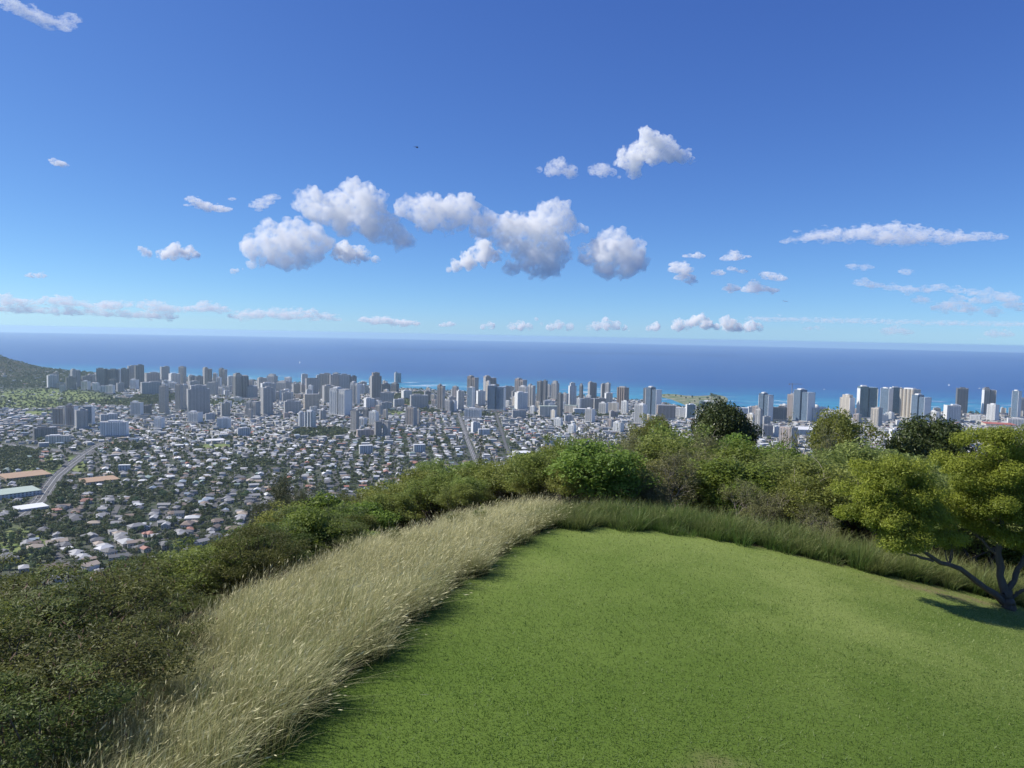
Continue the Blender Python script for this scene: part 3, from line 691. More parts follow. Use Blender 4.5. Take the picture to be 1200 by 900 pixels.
def tall_grass():
    rng = np.random.default_rng(3)
    def sample(n, x0, x1, y0, y1):
        return rng.uniform(x0, x1, n), rng.uniform(y0, y1, n)
    def tussocks(cx, cy, per, spread):
        n = len(cx); r = spread * np.sqrt(rng.random((n, per))); a = rng.uniform(0, 6.283, (n, per))
        return (cx[:, None] + r * np.cos(a)).ravel(), (cy[:, None] + r * np.sin(a)).ravel(), a.ravel(), np.repeat(np.arange(n), per), (r / spread).ravel()
    # straw-coloured guinea grass on the shoulder left of the lawn
    x, y = sample(5200, -13, 5, 8.0, 31)
    d = edge_x(np.clip(y, 2, 29)) - x + 0.16 * np.sin(y * 2.1) + 0.12 * np.sin(y * 5.3 + 1)
    width = np.interp(y, [8, 12, 15, 18, 24, 31], [3.3, 4.1, 5.1, 5.8, 6.0, 5.6]) + 0.4 * np.sin(y * 1.3)
    keep = (d > 0.12) & (d < width) & ~((y > far_y(x) + 0.8) & (x > 1.5))
    x, y, d = x[keep], y[keep], d[keep]
    size = rng.uniform(0.65, 1.15, len(x)) * np.clip(0.84 + d * 0.20, 0, 1.0) * np.interp(y, [9, 18, 28], [1.0, 0.92, 0.70]); hue = rng.random(len(x)); wind = rng.normal(0.0, 0.5, len(x))
    X, Y, A, I, rr = tussocks(x, y, 95, 0.30); n = len(X)
    L = size[I] * rng.uniform(0.55, 1.30, n); yaw = 0.1 + wind[I] + rng.normal(0, 0.5, n)
    lean = np.stack([0.62 * np.cos(yaw) + 0.75 * rr * np.cos(A), 0.62 * np.sin(yaw) + 0.75 * rr * np.sin(A)], 1) * np.interp(d[I], [0.1, 0.9], [0.42, 1.0])[:, None]
    V, q, al = blades(rng, X, Y, L, rng.uniform(0.009, 0.021, n), lean, np.abs(rng.normal(0.42, 0.28, n)) + 0.04, 4, 0.7)
    tone = np.clip(rng.random(n) * 0.62 + 0.42 * (hue[I] ** 2) + np.interp(Y, [10, 18, 26], [0.16, 0.06, -0.14]), 0, 1)
    # pale drooping seed heads on the longest stems
    V3 = V.reshape(n, 10, 3); tip = V3[:, 8:10].mean(1); pre = V3[:, 6:8].mean(1)
    sel = rng.random(n) < 0.10; t0 = tip[sel]; dv = t0 - pre[sel]; dv[:, 2] -= 0.05; dv /= np.linalg.norm(dv, axis=1)[:, None]; k = len(t0)
    sd_ = np.cross(dv, rng.normal(size=(k, 3))); sd_ /= np.linalg.norm(sd_, axis=1)[:, None]; hl = rng.uniform(0.08, 0.20, k)[:, None]
    HV = np.stack([t0, t0 + dv * hl * 0.45 + sd_ * 0.009, t0 + dv * hl, t0 + dv * hl * 0.45 - sd_ * 0.009], 1).reshape(-1, 3)
    hq = np.arange(4 * k).reshape(k, 4) + len(V)
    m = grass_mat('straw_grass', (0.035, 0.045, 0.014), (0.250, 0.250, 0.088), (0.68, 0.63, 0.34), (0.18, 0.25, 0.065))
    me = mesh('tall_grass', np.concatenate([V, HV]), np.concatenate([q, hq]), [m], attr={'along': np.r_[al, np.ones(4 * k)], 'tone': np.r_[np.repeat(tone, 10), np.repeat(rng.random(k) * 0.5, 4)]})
    tag(obj('tall_grass', me), 'tall straw-coloured grass leaning over the mown lawn edge', 'grass', kind='stuff')
    print('tall grass blades', n)
    # greener cane grass along the far edge
    x, y = sample(2100, 0.6, 28, 24.0, 31.5)
    e = y - far_y(x) + 0.12 * np.sin(x * 3.1) + 0.1 * np.sin(x * 7.7)
    keep = (e > 0.05) & (e < 2.7) & ~((np.abs(x - 16.4) < 0.9) & (e < 0.5))
    x, y, e = x[keep], y[keep], e[keep]
    size = (0.50 + 0.75 * rng.random(len(x)) ** 1.4) * np.interp(e, [0, 0.5], [0.72, 1.0]) * np.interp(x, [1, 6, 12], [0.66, 0.72, 0.86]); hue = np.clip(rng.random(len(x)) * 0.75 + np.interp(x, [1.5, 4, 8, 13, 18], [0, 0.55, 0.50, 0.22, 0.10]), 0, 1)
    X, Y, A, I, rr = tussocks(x, y, 100, 0.27); n = len(X)
    L = size[I] * rng.uniform(0.55, 1.2, n); lean = np.stack([0.10 + rr * np.cos(A), rr * np.sin(A)], 1)
    V, q, al = blades(rng, X, Y, L, rng.uniform(0.011, 0.026, n), lean, np.abs(rng.normal(0.34, 0.22, n)) + 0.03, 3, 0.9)
    tone = np.clip(rng.random(n) * 0.35 + 0.75 * hue[I], 0, 1)
    m = grass_mat('cane_grass', (0.03, 0.045, 0.014), (0.120, 0.155, 0.042), (0.34, 0.34, 0.12), (0.105, 0.190, 0.036))
    me = mesh('cane_grass', V, q, [m], attr={'along': al, 'tone': np.repeat(tone, 8)})
    tag(obj('cane_grass', me), 'green cane-like grass in a band behind the mown lawn', 'grass', kind='stuff')
    print('cane blades', n)
    # mown turf
    n0 = 1500000
    x, y = sample(n0, -7.5, 27, 8.5, 28.2)
    def vn(x, y, s, seed):                  # value noise
        g = np.random.default_rng(seed).random((64, 64)); u = x / s + 20; v = y / s + 20
        i = np.floor(u).astype(int); j = np.floor(v).astype(int); a = u - i; b = v - j; a = a * a * (3 - 2 * a); b = b * b * (3 - 2 * b); i %= 63; j %= 63
        return (g[i, j] * (1 - a) + g[i + 1, j] * a) * (1 - b) + (g[i, j + 1] * (1 - a) + g[i + 1, j + 1] * a) * b
    pn = 0.4 * vn(x, y, 3.1, 1) + 0.3 * vn(x, y, 1.1, 2) + 0.3 * vn(x, y, 0.35, 3)
    keep = (x > edge_x(np.clip(y, 2, 29)) - 0.1) & (y < far_y(x) + 0.2) & (np.abs(x - 0.4) < y * 0.80 + 2.6) & (rng.random(n0) * (1 + 2.0 * worn(x, y)) < np.clip((12.0 / y) ** 1.3, 0, 1) * np.clip(0.45 + 1.1 * pn, 0, 1))
    x, y, pn = x[keep], y[keep], pn[keep]; n = len(x)
    a = rng.uniform(0, 6.28, n); lean = np.stack([np.cos(a), np.sin(a)], 1)
    big = 1 + 1.0 * (rng.random(n) < 0.05)
    V, q, al = blades(rng, x, y, rng.uniform(0.022, 0.065, n) * big, rng.uniform(0.011, 0.028, n), lean, np.abs(rng.normal(0.6, 0.5, n)), 1, 0.3)
    tone = np.clip(0.9 * (pn - 0.1) + rng.random(n) * 0.5 - np.interp(y, [19, 26], [0, 0.35]), 0, 1)
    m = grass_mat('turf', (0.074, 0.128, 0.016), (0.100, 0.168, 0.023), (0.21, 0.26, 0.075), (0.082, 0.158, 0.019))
    dn = np.clip((y - 14.5) / 11.0, 0, 1) * np.clip((0.45 * vn(x, y, 4.2, 8) + 0.35 * vn(x, y, 1.6, 9) + 0.2 * vn(x, y, 0.5, 10) - 0.22) / 0.33, 0, 1)  # paler blades towards the far edge: drier grass and painted sunlight together
    m2 = grass_mat('sunlit_dry_turf', (0.090, 0.135, 0.024), (0.225, 0.290, 0.062), (0.42, 0.45, 0.19), (0.155, 0.240, 0.038))  # lighter blade colour, part dry grass, part sunlit sheen painted in
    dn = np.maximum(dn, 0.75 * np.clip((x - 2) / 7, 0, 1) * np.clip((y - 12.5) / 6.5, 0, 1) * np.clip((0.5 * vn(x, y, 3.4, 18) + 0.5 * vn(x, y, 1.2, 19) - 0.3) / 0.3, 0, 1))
    ispale = rng.random(n) < dn
    me = mesh('lawn_grass', V, q, [m, m2], mi=ispale.astype(np.int32), attr={'along': al, 'tone': np.repeat(tone, 4)})
    tag(obj('lawn_grass', me), 'short mown grass covering the rounded hilltop lawn', 'grass', kind='stuff')
    print('turf blades', n)
tall_grass()
# ------------------------------------------------------------------ the city
CR = np.random.default_rng(77)
def facade(name, wall, glass, sx=4.0, wf=0.5, band=0.55, gloss=0.25, floor=3.3, roofc=(0.34, 0.33, 0.32)):
    """walls with window strips: sx = strip spacing in metres, wf = glass share of a strip, band = glass share of a storey"""
    N = Nodes(name); tc = N.n('TexCoord'); s = N.n('SeparateXYZ'); N.put(s, 0, tc.outputs['Object'])
    nn = N.n('SeparateXYZ'); N.put(nn, 0, tc.outputs['Normal'])
    side = N.math('GREATER_THAN', N.math('ABSOLUTE', nn.outputs[0]), 0.7)
    u = N.math('ADD', N.math('MULTIPLY', s.outputs[1], side), N.math('MULTIPLY', s.outputs[0], N.math('SUBTRACT', 1.0, side)))
    rnd = N.rand()
    u = N.math('ADD', u, N.math('MULTIPLY', rnd, 7.0))
    fu = N.math('FRACT', N.math('DIVIDE', u, sx)); fv = N.math('FRACT', N.math('DIVIDE', s.outputs[2], floor))
    win = N.math('MULTIPLY', N.math('LESS_THAN', fu, wf), N.math('LESS_THAN', fv, band))
    cell = N.n('TexWhiteNoise', noise_dimensions='3D')
    cv = N.n('CombineXYZ'); N.put(cv, 0, N.math('FLOOR', N.math('DIVIDE', u, sx))); N.put(cv, 1, N.math('FLOOR', N.math('DIVIDE', s.outputs[2], floor))); N.put(cv, 2, rnd); N.put(cell, 'Vector', cv)
    big = N.math('LESS_THAN', N.math('FRACT', N.math('DIVIDE', u, sx * 3.0)), 0.30)
    wl = N.mix(N.math('MULTIPLY', big, 0.55), wall, tuple(min(1, c * 1.45) for c in wall))
    st = N.noise(N.scale(tc.outputs['Object'], (0.15, 0.15, 0.03)), 1.0, 4)
    wl = N.mix(N.math('MULTIPLY', N.ramp(st, 0.4, 0.75), 0.3), wl, tuple(c * 0.7 for c in wall))
    gl = N.mix(cell.outputs[0], tuple(c * 0.6 for c in glass), tuple(min(1, c * 1.5) for c in glass))
    c = N.mix(win, wl, gl)
    roof = N.math('GREATER_THAN', nn.outputs[2], 0.6)
    c = N.mix(roof, c, roofc)
    h = N.n('HueSaturation'); N.put(h, 'Color', c); N.put(h, 'Value', N.math('MULTIPLY_ADD', rnd, 0.3, 0.85))
    rg = N.math('MULTIPLY_ADD', win, gloss - 0.75, 0.75)
    N.bsdf(h.outputs[0], rg, 0.5); return N.m
FAC = {
 'tan': facade('tan_facade', (0.60, 0.52, 0.41), (0.13, 0.12, 0.11), 5, 0.5), 'grey': facade('grey_facade', (0.52, 0.495, 0.465), (0.13, 0.14, 0.15), 4, 0.5),
 'dark': facade('dark_facade', (0.36, 0.335, 0.31), (0.10, 0.11, 0.12), 4.5, 0.6), 'white': facade('white_facade', (0.62, 0.62, 0.60), (0.12, 0.14, 0.17), 6, 0.45),
 'brown': facade('brown_facade', (0.36, 0.285, 0.235), (0.09, 0.09, 0.095), 5, 0.5), 'blue': facade('blue_glass', (0.22, 0.27, 0.33), (0.060, 0.105, 0.16), 3, 0.8, 0.8, 0.10),
 'green': facade('green_glass', (0.26, 0.31, 0.31), (0.055, 0.11, 0.115), 3, 0.82, 0.8, 0.10), 'cream': facade('cream_facade', (0.62, 0.56, 0.46), (0.20, 0.17, 0.14), 6, 0.35),
 'pink': facade('pink_facade', (0.46, 0.37, 0.33), (0.13, 0.11, 0.11), 5, 0.45), 'pale': facade('pale_facade', (0.58, 0.57, 0.55), (0.14, 0.16, 0.18), 5, 0.5)}
WORD = {'tan': 'tan', 'grey': 'grey', 'dark': 'dark grey', 'white': 'white', 'brown': 'brown', 'blue': 'blue glass', 'green': 'green glass', 'cream': 'cream', 'pink': 'pinkish', 'pale': 'pale grey'}
M_RW = plain_mat('white_concrete', (0.72, 0.72, 0.70), 0.6, 0.3, 0.1, 0.1)
M_RG = plain_mat('grey_concrete', (0.36, 0.355, 0.345), 0.7, 0.3, 0.15, 0.1)
M_RD = plain_mat('dark_concrete', (0.15, 0.15, 0.15), 0.7, 0.3, 0.15, 0.1)
M_GRN = plain_mat('pale_green_roofing', (0.40, 0.46, 0.38), 0.6, 0.3, 0.1, 0.05)
M_RED = plain_mat('red_roofing', (0.42, 0.13, 0.09), 0.7, 0.3, 0.2, 0.1)
M_BRN = plain_mat('brown_roofing', (0.40, 0.27, 0.17), 0.7, 0.3, 0.15, 0.05)
def box(A, x0, x1, y0, y1, z0, z1):
    V = np.array([(x0, y0, z0), (x1, y0, z0), (x1, y1, z0), (x0, y1, z0), (x0, y0, z1), (x1, y0, z1), (x1, y1, z1), (x0, y1, z1)], float)
    A.add((V, np.array([(4, 5, 6, 7), (0, 1, 5, 4), (1, 2, 6, 5), (2, 3, 7, 6), (3, 0, 4, 7)])))
def cyl(A, cx, cy, r, z0, z1, n=20):
    a = np.linspace(0, 2 * np.pi, n, endpoint=False)
    V = np.concatenate([np.stack([cx + r * np.cos(a), cy + r * np.sin(a), np.full(n, z)], 1) for z in (z0, z1)] + [[[cx, cy, z1]]])
    i = np.arange(n); j = (i + 1) % n
    A.add((V, np.stack([i, j, j + n, i + n], 1))); A.F.append(np.stack([i + n, j + n, np.full(n, 2 * n)], 1) + A.o - len(V))
    # (the fan of the top shares the wall's vertices)
TOWERS = []                                 # (root, style, shape, px, ptop, base, width_m, height_m, dist)
def tower(x0, x1, yt, yb, style, shape='b', label=None, name='apartment_tower'):
    pc = (x0 + x1) / 2; G = hit_plain(pc, yb); d = G[1]
    th = math.atan2(G[0], G[1]); dist = math.hypot(G[0], G[1])
    T = at_depth(pc, yt, d); h = T[2] - G[2]
    dep = (np.array([G[0], G[1], G[2]]) - EYE) @ F_
    Wm = (x1 - x0) / FPX * dep
    lit = 'L' in shape
    phi = R(-38 if lit or CR.random() < 0.5 else CR.uniform(12, 26))
    ratio = 0.38 if 's' in shape else (0.95 if ('c' in shape or 'p' in shape) else 0.62)
    if 'w' in shape: ratio = 0.42; phi = R(-14 if lit or CR.random() < 0.4 else 10)
    if 'q' in shape: ratio = 0.8; phi = R(14); h *= 0.45
    a = Wm / (math.cos(phi) + ratio * abs(math.sin(phi))); b = a * ratio
    root = empty(name, (G[0], G[1] + b * 0.5, G[2] - 1.0), -th + phi)
    h += 1.0
    B = Acc(); P = Acc(); roofm = M_RG; extra = []
    top = h
    ph = min(4.5, h * 0.08)
    if 'c' in shape:
        cyl(B, 0, 0, Wm / 2, 0, h - ph); cyl(P, 0, 0, Wm * 0.3, h - ph, h)
    elif 't' in shape:                      # two linked shafts of unequal height
        box(B, -a / 2, -a * 0.04, -b / 2, b / 2, 0, h - ph); box(B, a * 0.04, a / 2, -b * 0.42, b * 0.58, 0, (h - ph) * CR.uniform(0.93, 0.99)); box(B, -a * 0.04, a * 0.04, -b * 0.2, b * 0.2, 0, h * 0.93)
        box(P, -a * 0.38, -a * 0.10, -b * 0.28, b * 0.28, h - ph, h)
    elif 'r' in shape:                      # rounded ribs along the front
        n = 3 if Wm < 40 else 4
        box(B, -a / 2, a / 2, -b * 0.30, b / 2, 0, h - ph)
        for k in range(n):
            cx = -a / 2 + (k + 0.5) * a / n; cyl(B, cx, -b * 0.30, a / n * 0.44, 0, h - ph - 0.4 * (k % 2), 16)
        box(P, -a * 0.3, a * 0.3, -b * 0.2, b * 0.3, h - ph, h)
    elif 'k' in shape:                      # shoulders stepping in towards the top
        box(B, -a / 2, a / 2, -b / 2, b / 2, 0, h * 0.86); box(B, -a * 0.36, a * 0.36, -b * 0.36, b * 0.36, h * 0.86, h - ph * 0.6)
        box(P, -a * 0.15, a * 0.15, -b * 0.2, b * 0.2, h - ph * 0.6, h)
    else:
        body = h - ph if 'f' not in shape else h - 1.2
        box(B, -a / 2, a / 2, -b / 2, b / 2, 0, body)
        if 'f' in shape: box(P, -a * 0.5 - .4, a * 0.5 + .4, -b * 0.5 - .4, b * 0.5 + .4, body + 0.01, h)
        else:
            k = CR.uniform(-0.18, 0.18); box(P, a * (k - 0.22), a * (k + 0.22), -b * 0.28, b * 0.28, body, h)
            box(P, a * (k + 0.24), a * (k + 0.32), -b * 0.2, b * 0.1, body, body + ph * 0.6)
    obj('body', B.mesh('body', [FAC[style]], tone=False), root)
    pm = {'white': M_RW, 'cream': M_RW, 'pale': M_RW, 'green': M_RW, 'blue': M_RW, 'dark': M_RD, 'brown': M_RG}.get(style, M_RG)
    if 'n' in shape: pm = M_GRN
    if 'o' in shape: pm = M_RED
    if 'm' in shape: pm = M_BRN
    if 'x' in shape: pm = M_RW
    obj('roof' if 'f' in shape else 'penthouse', P.mesh('penthouse', [pm], tone=False), root)
    if 'c' not in shape and 'r' not in shape and 'f' not in shape and h > 28 and Wm > 10:
        # projecting party walls frame each face; balconies between them
        e = 0.9; body = h - ph if 't' not in shape else (h - ph) * 0.93
        if 'k' in shape: body = h * 0.86
        for sx in (-1, 1):
            Wd = Acc(); box(Wd, sx * a / 2 - (0.35 if sx > 0 else e), sx * a / 2 + (e if sx > 0 else 0.35), -b / 2 - e, b / 2 + e * 0.6, 0, body + 0.6)
            obj('end_wall', Wd.mesh('end_wall', [M_RW if style in ('white', 'blue', 'green', 'pale', 'cream') or 'e' in shape else (M_RD if style in ('dark',) else M_RG)], tone=False), root)
        if style in ('tan', 'grey', 'white', 'pale', 'brown', 'pink', 'dark'):
            n = max(2, int(a / 9)); Bl = Acc()
            for k in range(n):
                cx = -a / 2 + (k + 0.5) * a / n; w = a / n * 0.30
                for z in np.arange(3.3, body - 2, 3.3): box(Bl, cx - w, cx + w, -b / 2 - 1.3, -b / 2 + 0.05, z - 0.15, z + 0.95)
            o = obj('balconies', Bl.mesh('balconies', [M_RW if style == 'white' else M_RG if style != 'dark' else M_RD], tone=False), root); o['kind'] = 'stuff'
    if Wm > 22 and h > 40:
        Pd = Acc(); box(Pd, -a * 0.62, a * 0.60, -b * 0.75, b * 0.7, 0, 8.0); obj('podium', Pd.mesh('podium', [M_RG], tone=False), root)
    TOWERS.append([root, style, shape, pc, yt, yb, Wm, h, dist, label])
    tag(root, label, 'tower' if h > 32 else 'building')
    return root
TSPEC = [l.split() for l in '''55 65 439 455 pale s|66 75 448 455 tan w|77 87 441 457 dark s|82 92 432 454 grey t|95 104 446 458 cream b|95 106 440 450 dark s|108 115 448 459 white b|116 124 452 460 white w|113 124 431 456 dark s|124 137 432 456 dark s|127 136 444 459 dark b|137 142 432 451 pale b|142 150 431 456 dark s|136 144 448 460 grey b
61 76 477 500 brown b|76 89 473 501 pink te|87 100 479 503 grey b|97 109 475 499 blue s|38 62 500 515 dark w|117 146 493 513 white w|116 135 485 494 pale w|52 78 510 520 cream w
149 158 428 453 grey b|157 167 427 454 dark b|152 161 444 457 white b|164 186 447 463 grey w|169 185 436 448 pink s|187 197 429 446 grey b|197 209 437 452 cream b|209 217 429 451 tan b|221 229 440 452 dark b|229 237 440 453 dark s|219 232 446 455 grey b|237 247 430 451 tan t|256 265 431 452 tan t|242 254 447 464 grey s|272 289 437 467 dark tk|287 300 452 467 grey b|255 262 454 463 white b|262 268 457 465 white b
186 196 451 486 tan b|205 213 449 482 tan b|211 219 450 480 cream b|218 243 451 487 grey wk|153 166 470 488 pale s|167 176 474 487 dark b|180 191 488 504 white b|219 235 482 497 white b|240 251 484 493 pale w|258 268 471 489 tan b|254 269 489 503 white w|287 303 469 489 grey t|277 292 501 511 white w
301 311 442 456 grey b|312 324 438 457 grey k|305 321 448 471 pale s|305 318 453 487 grey b|323 339 446 461 grey k|342 351 449 462 tan b|352 357 450 461 pink b|357 372 443 463 dark sf|374 387 437 468 tan w|386 398 438 470 grey w|397 410 438 471 grey w|409 417 440 471 dark b|377 391 451 472 tan b|355 373 462 481 tan wf|332 351 469 485 grey w|327 339 456 471 pale b|385 410 454 488 white te|410 421 447 475 pale t|420 429 447 457 tan b|433 446 436 469 brown k|426 438 466 479 white b|438 447 469 479 white b|349 356 482 500 white c|355 369 481 503 white r|410 420 481 507 dark f|425 433 478 491 dark b|432 443 481 499 white b|419 429 489 500 pale b|438 447 494 513 dark bf|448 457 494 513 dark bf|417 437 503 512 pink w
446 457 449 461 dark s|458 467 448 460 dark k|445 461 459 472 grey w|470 482 457 468 white b|461 473 467 477 pale w|480 501 462 478 grey w|446 458 471 480 grey w|512 521 450 481 brown t|475 488 476 500 brown b|488 492 479 496 tan b|521 530 468 483 grey b|527 535 469 483 pale b|535 543 457 481 cream b|530 537 452 469 pink b|547 560 440 472 brown t|547 556 453 479 blue b|558 568 457 476 white b|566 581 440 470 brown t|569 574 446 471 cream b|571 592 451 482 blue wt|589 597 452 473 tan b|544 564 478 491 white w|552 562 494 507 white b
603 617 443 467 brown t|608 620 452 472 pale b|603 618 459 481 white b|618 627 450 478 grey t|629 636 446 475 dark b|636 641 445 476 dark b|641 646 450 466 grey b|646 655 446 469 grey k|653 659 460 488 dark b|659 666 460 479 grey b|666 675 448 478 white k|679 683 449 468 dark k|689 699 447 468 pink t|676 681 466 480 white b|680 696 466 480 grey w|696 710 466 481 brown w|704 710 449 470 brown b|709 715 448 471 grey b|722 737 453 482 brown rf|702 712 471 486 pale s|712 725 471 485 cream w|728 736 469 486 white s|744 758 473 498 pale b|686 697 478 496 pale b|666 675 497 508 white b|712 719 491 501 pink b|719 731 494 507 white b|637 650 469 479 pale w|600 616 480 491 grey w
754 759 454 474 dark b|757 775 453 488 blue te|770 792 475 492 brown wf|804 815 473 492 green b|815 829 480 505 white r|820 850 470 485 green wr|875 885 484 512 cream Lb|885 893 478 513 grey b|877 886 476 487 white b|890 906 460 495 blue te|894 906 497 514 pink b
923 932 461 492 pink b|932 955 456 495 blue t|986 1002 462 490 cream k|1007 1029 452 491 green te|1033 1046 454 489 blue b|1043 1056 453 487 green s|1022 1034 477 500 tan b|906 922 476 494 dark w|1034 1041 485 496 white b|915 935 499 527 pink b|1044 1058 502 522 cream b|907 914 499 513 white b|954 972 477 496 pale w|959 986 482 497 pale w
1056 1079 455 491 cream rL|1071 1091 462 496 blue tx|1122 1134 454 486 dark b|1109 1126 474 496 white b|1153 1167 454 487 dark te|1159 1171 473 494 white b|1187 1196 457 491 blue b|1196 1206 466 488 grey b|1110 1132 501 524 blue f|1184 1202 490 499 white w|1210 1222 458 488 white b|1230 1246 464 492 grey t'''.replace('\n', '|').split('|')]
for t in TSPEC: tower(float(t[0]), float(t[1]), float(t[2]), float(t[3]), t[4], t[5])
HSPEC = [(87, 130, 560, 567, 'tan', 'wfm', 'long low school hall with a broad flat tan roof beyond the freeway ramp'),
 (-20, 32, 571, 584, 'white', 'wfn', 'wide building with a pale green flat roof among trees by the freeway'), (10, 46, 592, 599, 'white', 'wfx', 'low building with a long bright white roof just below the freeway'),
 (138, 151, 545, 552, 'white', 'wfx', 'pair-roofed white shed standing behind the tan-roofed school hall'), (-10, 44, 555, 562, 'brown', 'wfm', 'low brown-roofed hall wrapped in trees beside the freeway'),
 (631, 653, 476, 489, 'cream', 'wfn', 'cream civic arena under a pale green sloping roof among towers'), (661, 677, 475, 484, 'cream', 'wfn', 'lower annex with a pale green hipped roof beside the arena'), (672, 688, 479, 485, 'white', 'wfx', 'white-roofed exhibition hall behind the dark tree belt'),
 (792, 804, 478, 490, 'white', 'wfx', 'white shopping podium with blank walls beside the brown office slab'), (858, 877, 478, 493, 'pale', 'wf', 'wide pale parking block behind the large dark dome tree'),
 (916, 962, 494, 511, 'pale', 'wfx', 'long shopping mall with a bright white flat roof under the towers'), (1160, 1196, 493, 501, 'cream', 'wfo', 'long low cream building with a bright red roof'),
 (238, 261, 514, 518, 'white', 'wfx', 'long thin warehouse with a bright white roof on the flats'), (420, 436, 522, 532, 'white', 'wfx', 'white-walled hall with a large flat roof amid small houses'), (484, 498, 521, 530, 'white', 'wfx', 'plain white cube-like store with blank bright walls'),
 (1138, 1150, 487, 494, 'white', 'wfx', 'low white shed behind the red-roofed building'), (560, 574, 503, 510, 'pale', 'wf', 'pale office block with a blue window band near the main street'), (600, 622, 524, 536, 'white', 'wfx', 'large white-roofed warehouse partly hidden by the green hill')]
for x0, x1, yt, yb, st, sh, lb in HSPEC:
    d_ = hit_plain((x0 + x1) / 2, yb)
    tower(x0, x1, yt, yb, st, sh + ('q' if x1 - x0 > 20 and yb > 500 else ''), lb, 'low_building')

# smaller apartment blocks packed between the towers
def infill():
    rng = np.random.default_rng(64); n = 0; st = ['white', 'pale', 'cream', 'grey', 'tan', 'pink', 'brown']
    zones = [(60, 300, 448, 464, 26), (300, 470, 448, 470, 26), (500, 620, 462, 482, 14), (600, 760, 466, 488, 16), (860, 1010, 482, 500, 14), (1000, 1210, 484, 502, 18), (150, 460, 470, 496, 16), (640, 780, 488, 500, 8)]
    for x0, x1, y0, y1, k in zones:
        for _ in range(k * 4):
            if k <= 0: break
            px, yb = rng.uniform(x0, x1), rng.uniform(y0, y1); w, h = rng.uniform(5, 10), rng.uniform(6, 14); G = hit_plain(px, yb)
            if any(math.hypot(G[0] - t[0].location.x, G[1] - t[0].location.y) < (t[6] + w / FPX * G[1]) * 0.62 for t in TOWERS): continue
            tower(px - w / 2, px + w / 2, yb - h, yb, st[int(rng.choice(7, p=[.3, .2, .15, .12, .1, .08, .05]))], ['b', 's', 'w', 't'][int(rng.integers(4))]); k -= 1
infill()
# tower crane over the pinkish tower
def crane():
    t = [q for q in TOWERS if q[3] == 927.5][0]; b = t[0].location; h = t[7]
    G = at_depth(927.5, 461, b.y); root = empty('tower_crane', (b.x, b.y, b.z + h + 0.1))
    tag(root, 'thin construction crane rising above the pinkish tower beside the blue glass one', 'crane')
    top = at_depth(927.5, 449, b.y)[2] - (b.z + h)
    A = Acc(); box(A, -1, 1, -1, 1, 0, top - 4); obj('mast', A.mesh('mast', [M_BRN], tone=False), root)
    A = Acc(); box(A, -14, 42, -.7, .7, top - 4, top - 2.6); box(A, -14, -10, -1.6, 1.6, top - 6.5, top - 4.1); box(A, -.6, .6, -.6, .6, top - 2.5, top + 2); obj('jib', A.mesh('jib', [M_BRN], tone=False), root)
crane()

# ---- streets
M_ROAD = plain_mat('asphalt', (0.115, 0.112, 0.108), 0.8, 0.3, 0.15, 0.02)
M_LINE = plain_mat('road_paint', (0.72, 0.72, 0.68), 0.6, 0.3, 0.05, 0.1)
def ribbon(P, w, dz, step=25.0):
    P = np.asarray(P, float)[:, :2]; L = np.r_[0, np.cumsum(np.hypot(*np.diff(P, axis=0).T))]
    t = np.linspace(0, L[-1], max(2, int(L[-1] / step))); Q = np.stack([np.interp(t, L, P[:, k]) for k in (0, 1)], 1)
    T = np.gradient(Q, axis=0); T /= np.linalg.norm(T, axis=1)[:, None]; Nn = np.stack([-T[:, 1], T[:, 0]], 1)
    a, b = Q + Nn * w / 2, Q - Nn * w / 2; V = np.concatenate([a, b]); n = len(Q)
    V = np.c_[V, np.r_[ground(Q[:, 0], Q[:, 1]), ground(Q[:, 0], Q[:, 1])] + dz]
    i = np.arange(n - 1); return V, np.stack([i + n, i + n + 1, i + 1, i], 1)
def px_path(pts): return [hit_plain(x, y) for x, y in pts]
FWY = px_path([(22, 606), (36, 596), (47, 586), (55, 574), (66, 559), (80, 547), (92, 538), (101, 531), (112, 524), (122, 519)])
FWY2 = px_path([(-80, 517), (-20, 519), (20, 522), (60, 527), (92, 532), (125, 533), (170, 529)])
MAIN = px_path([(537, 484), (541, 497), (546, 511), (552, 527), (559, 545), (566, 563)])
SECOND = px_path([(581, 484), (584, 494), (588, 506), (592, 520), (597, 535)])
HWYS = [(FWY, 25), (FWY2, 24), (MAIN, 13), (SECOND, 8)]
def build_roads():
    for P, w in HWYS:
        V, F = ribbon(P, w, 0.9); tag(obj('road', mesh('road', V, F, [M_ROAD])), kind='structure')
    A = Acc()
    for P, w in HWYS[:3]:
        P2 = np.asarray(P)[:, :2]; T = np.gradient(P2, axis=0); T /= np.linalg.norm(T, axis=1)[:, None]; Nn = np.stack([-T[:, 1], T[:, 0]], 1)
        for o in (-0.32, 0.0, 0.32): A.add(ribbon(P2 + Nn * w * o, 0.35 if o else 0.6, 0.95))
    tag(obj('road_markings', A.mesh('road_markings', [M_LINE], tone=False)), kind='structure')
build_roads()
UD = np.asarray(MAIN[-1])[:2] - np.asarray(MAIN[0])[:2]; UD = -UD / np.linalg.norm(UD)      # street grid axis, seaward
VD = np.array([UD[1], -UD[0]])
ang2 = R(24); c2, s2 = math.cos(ang2), math.sin(ang2)
UD2 = np.array([UD[0] * c2 - UD[1] * s2, UD[0] * s2 + UD[1] * c2]); VD2 = np.array([UD2[1], -UD2[0]])
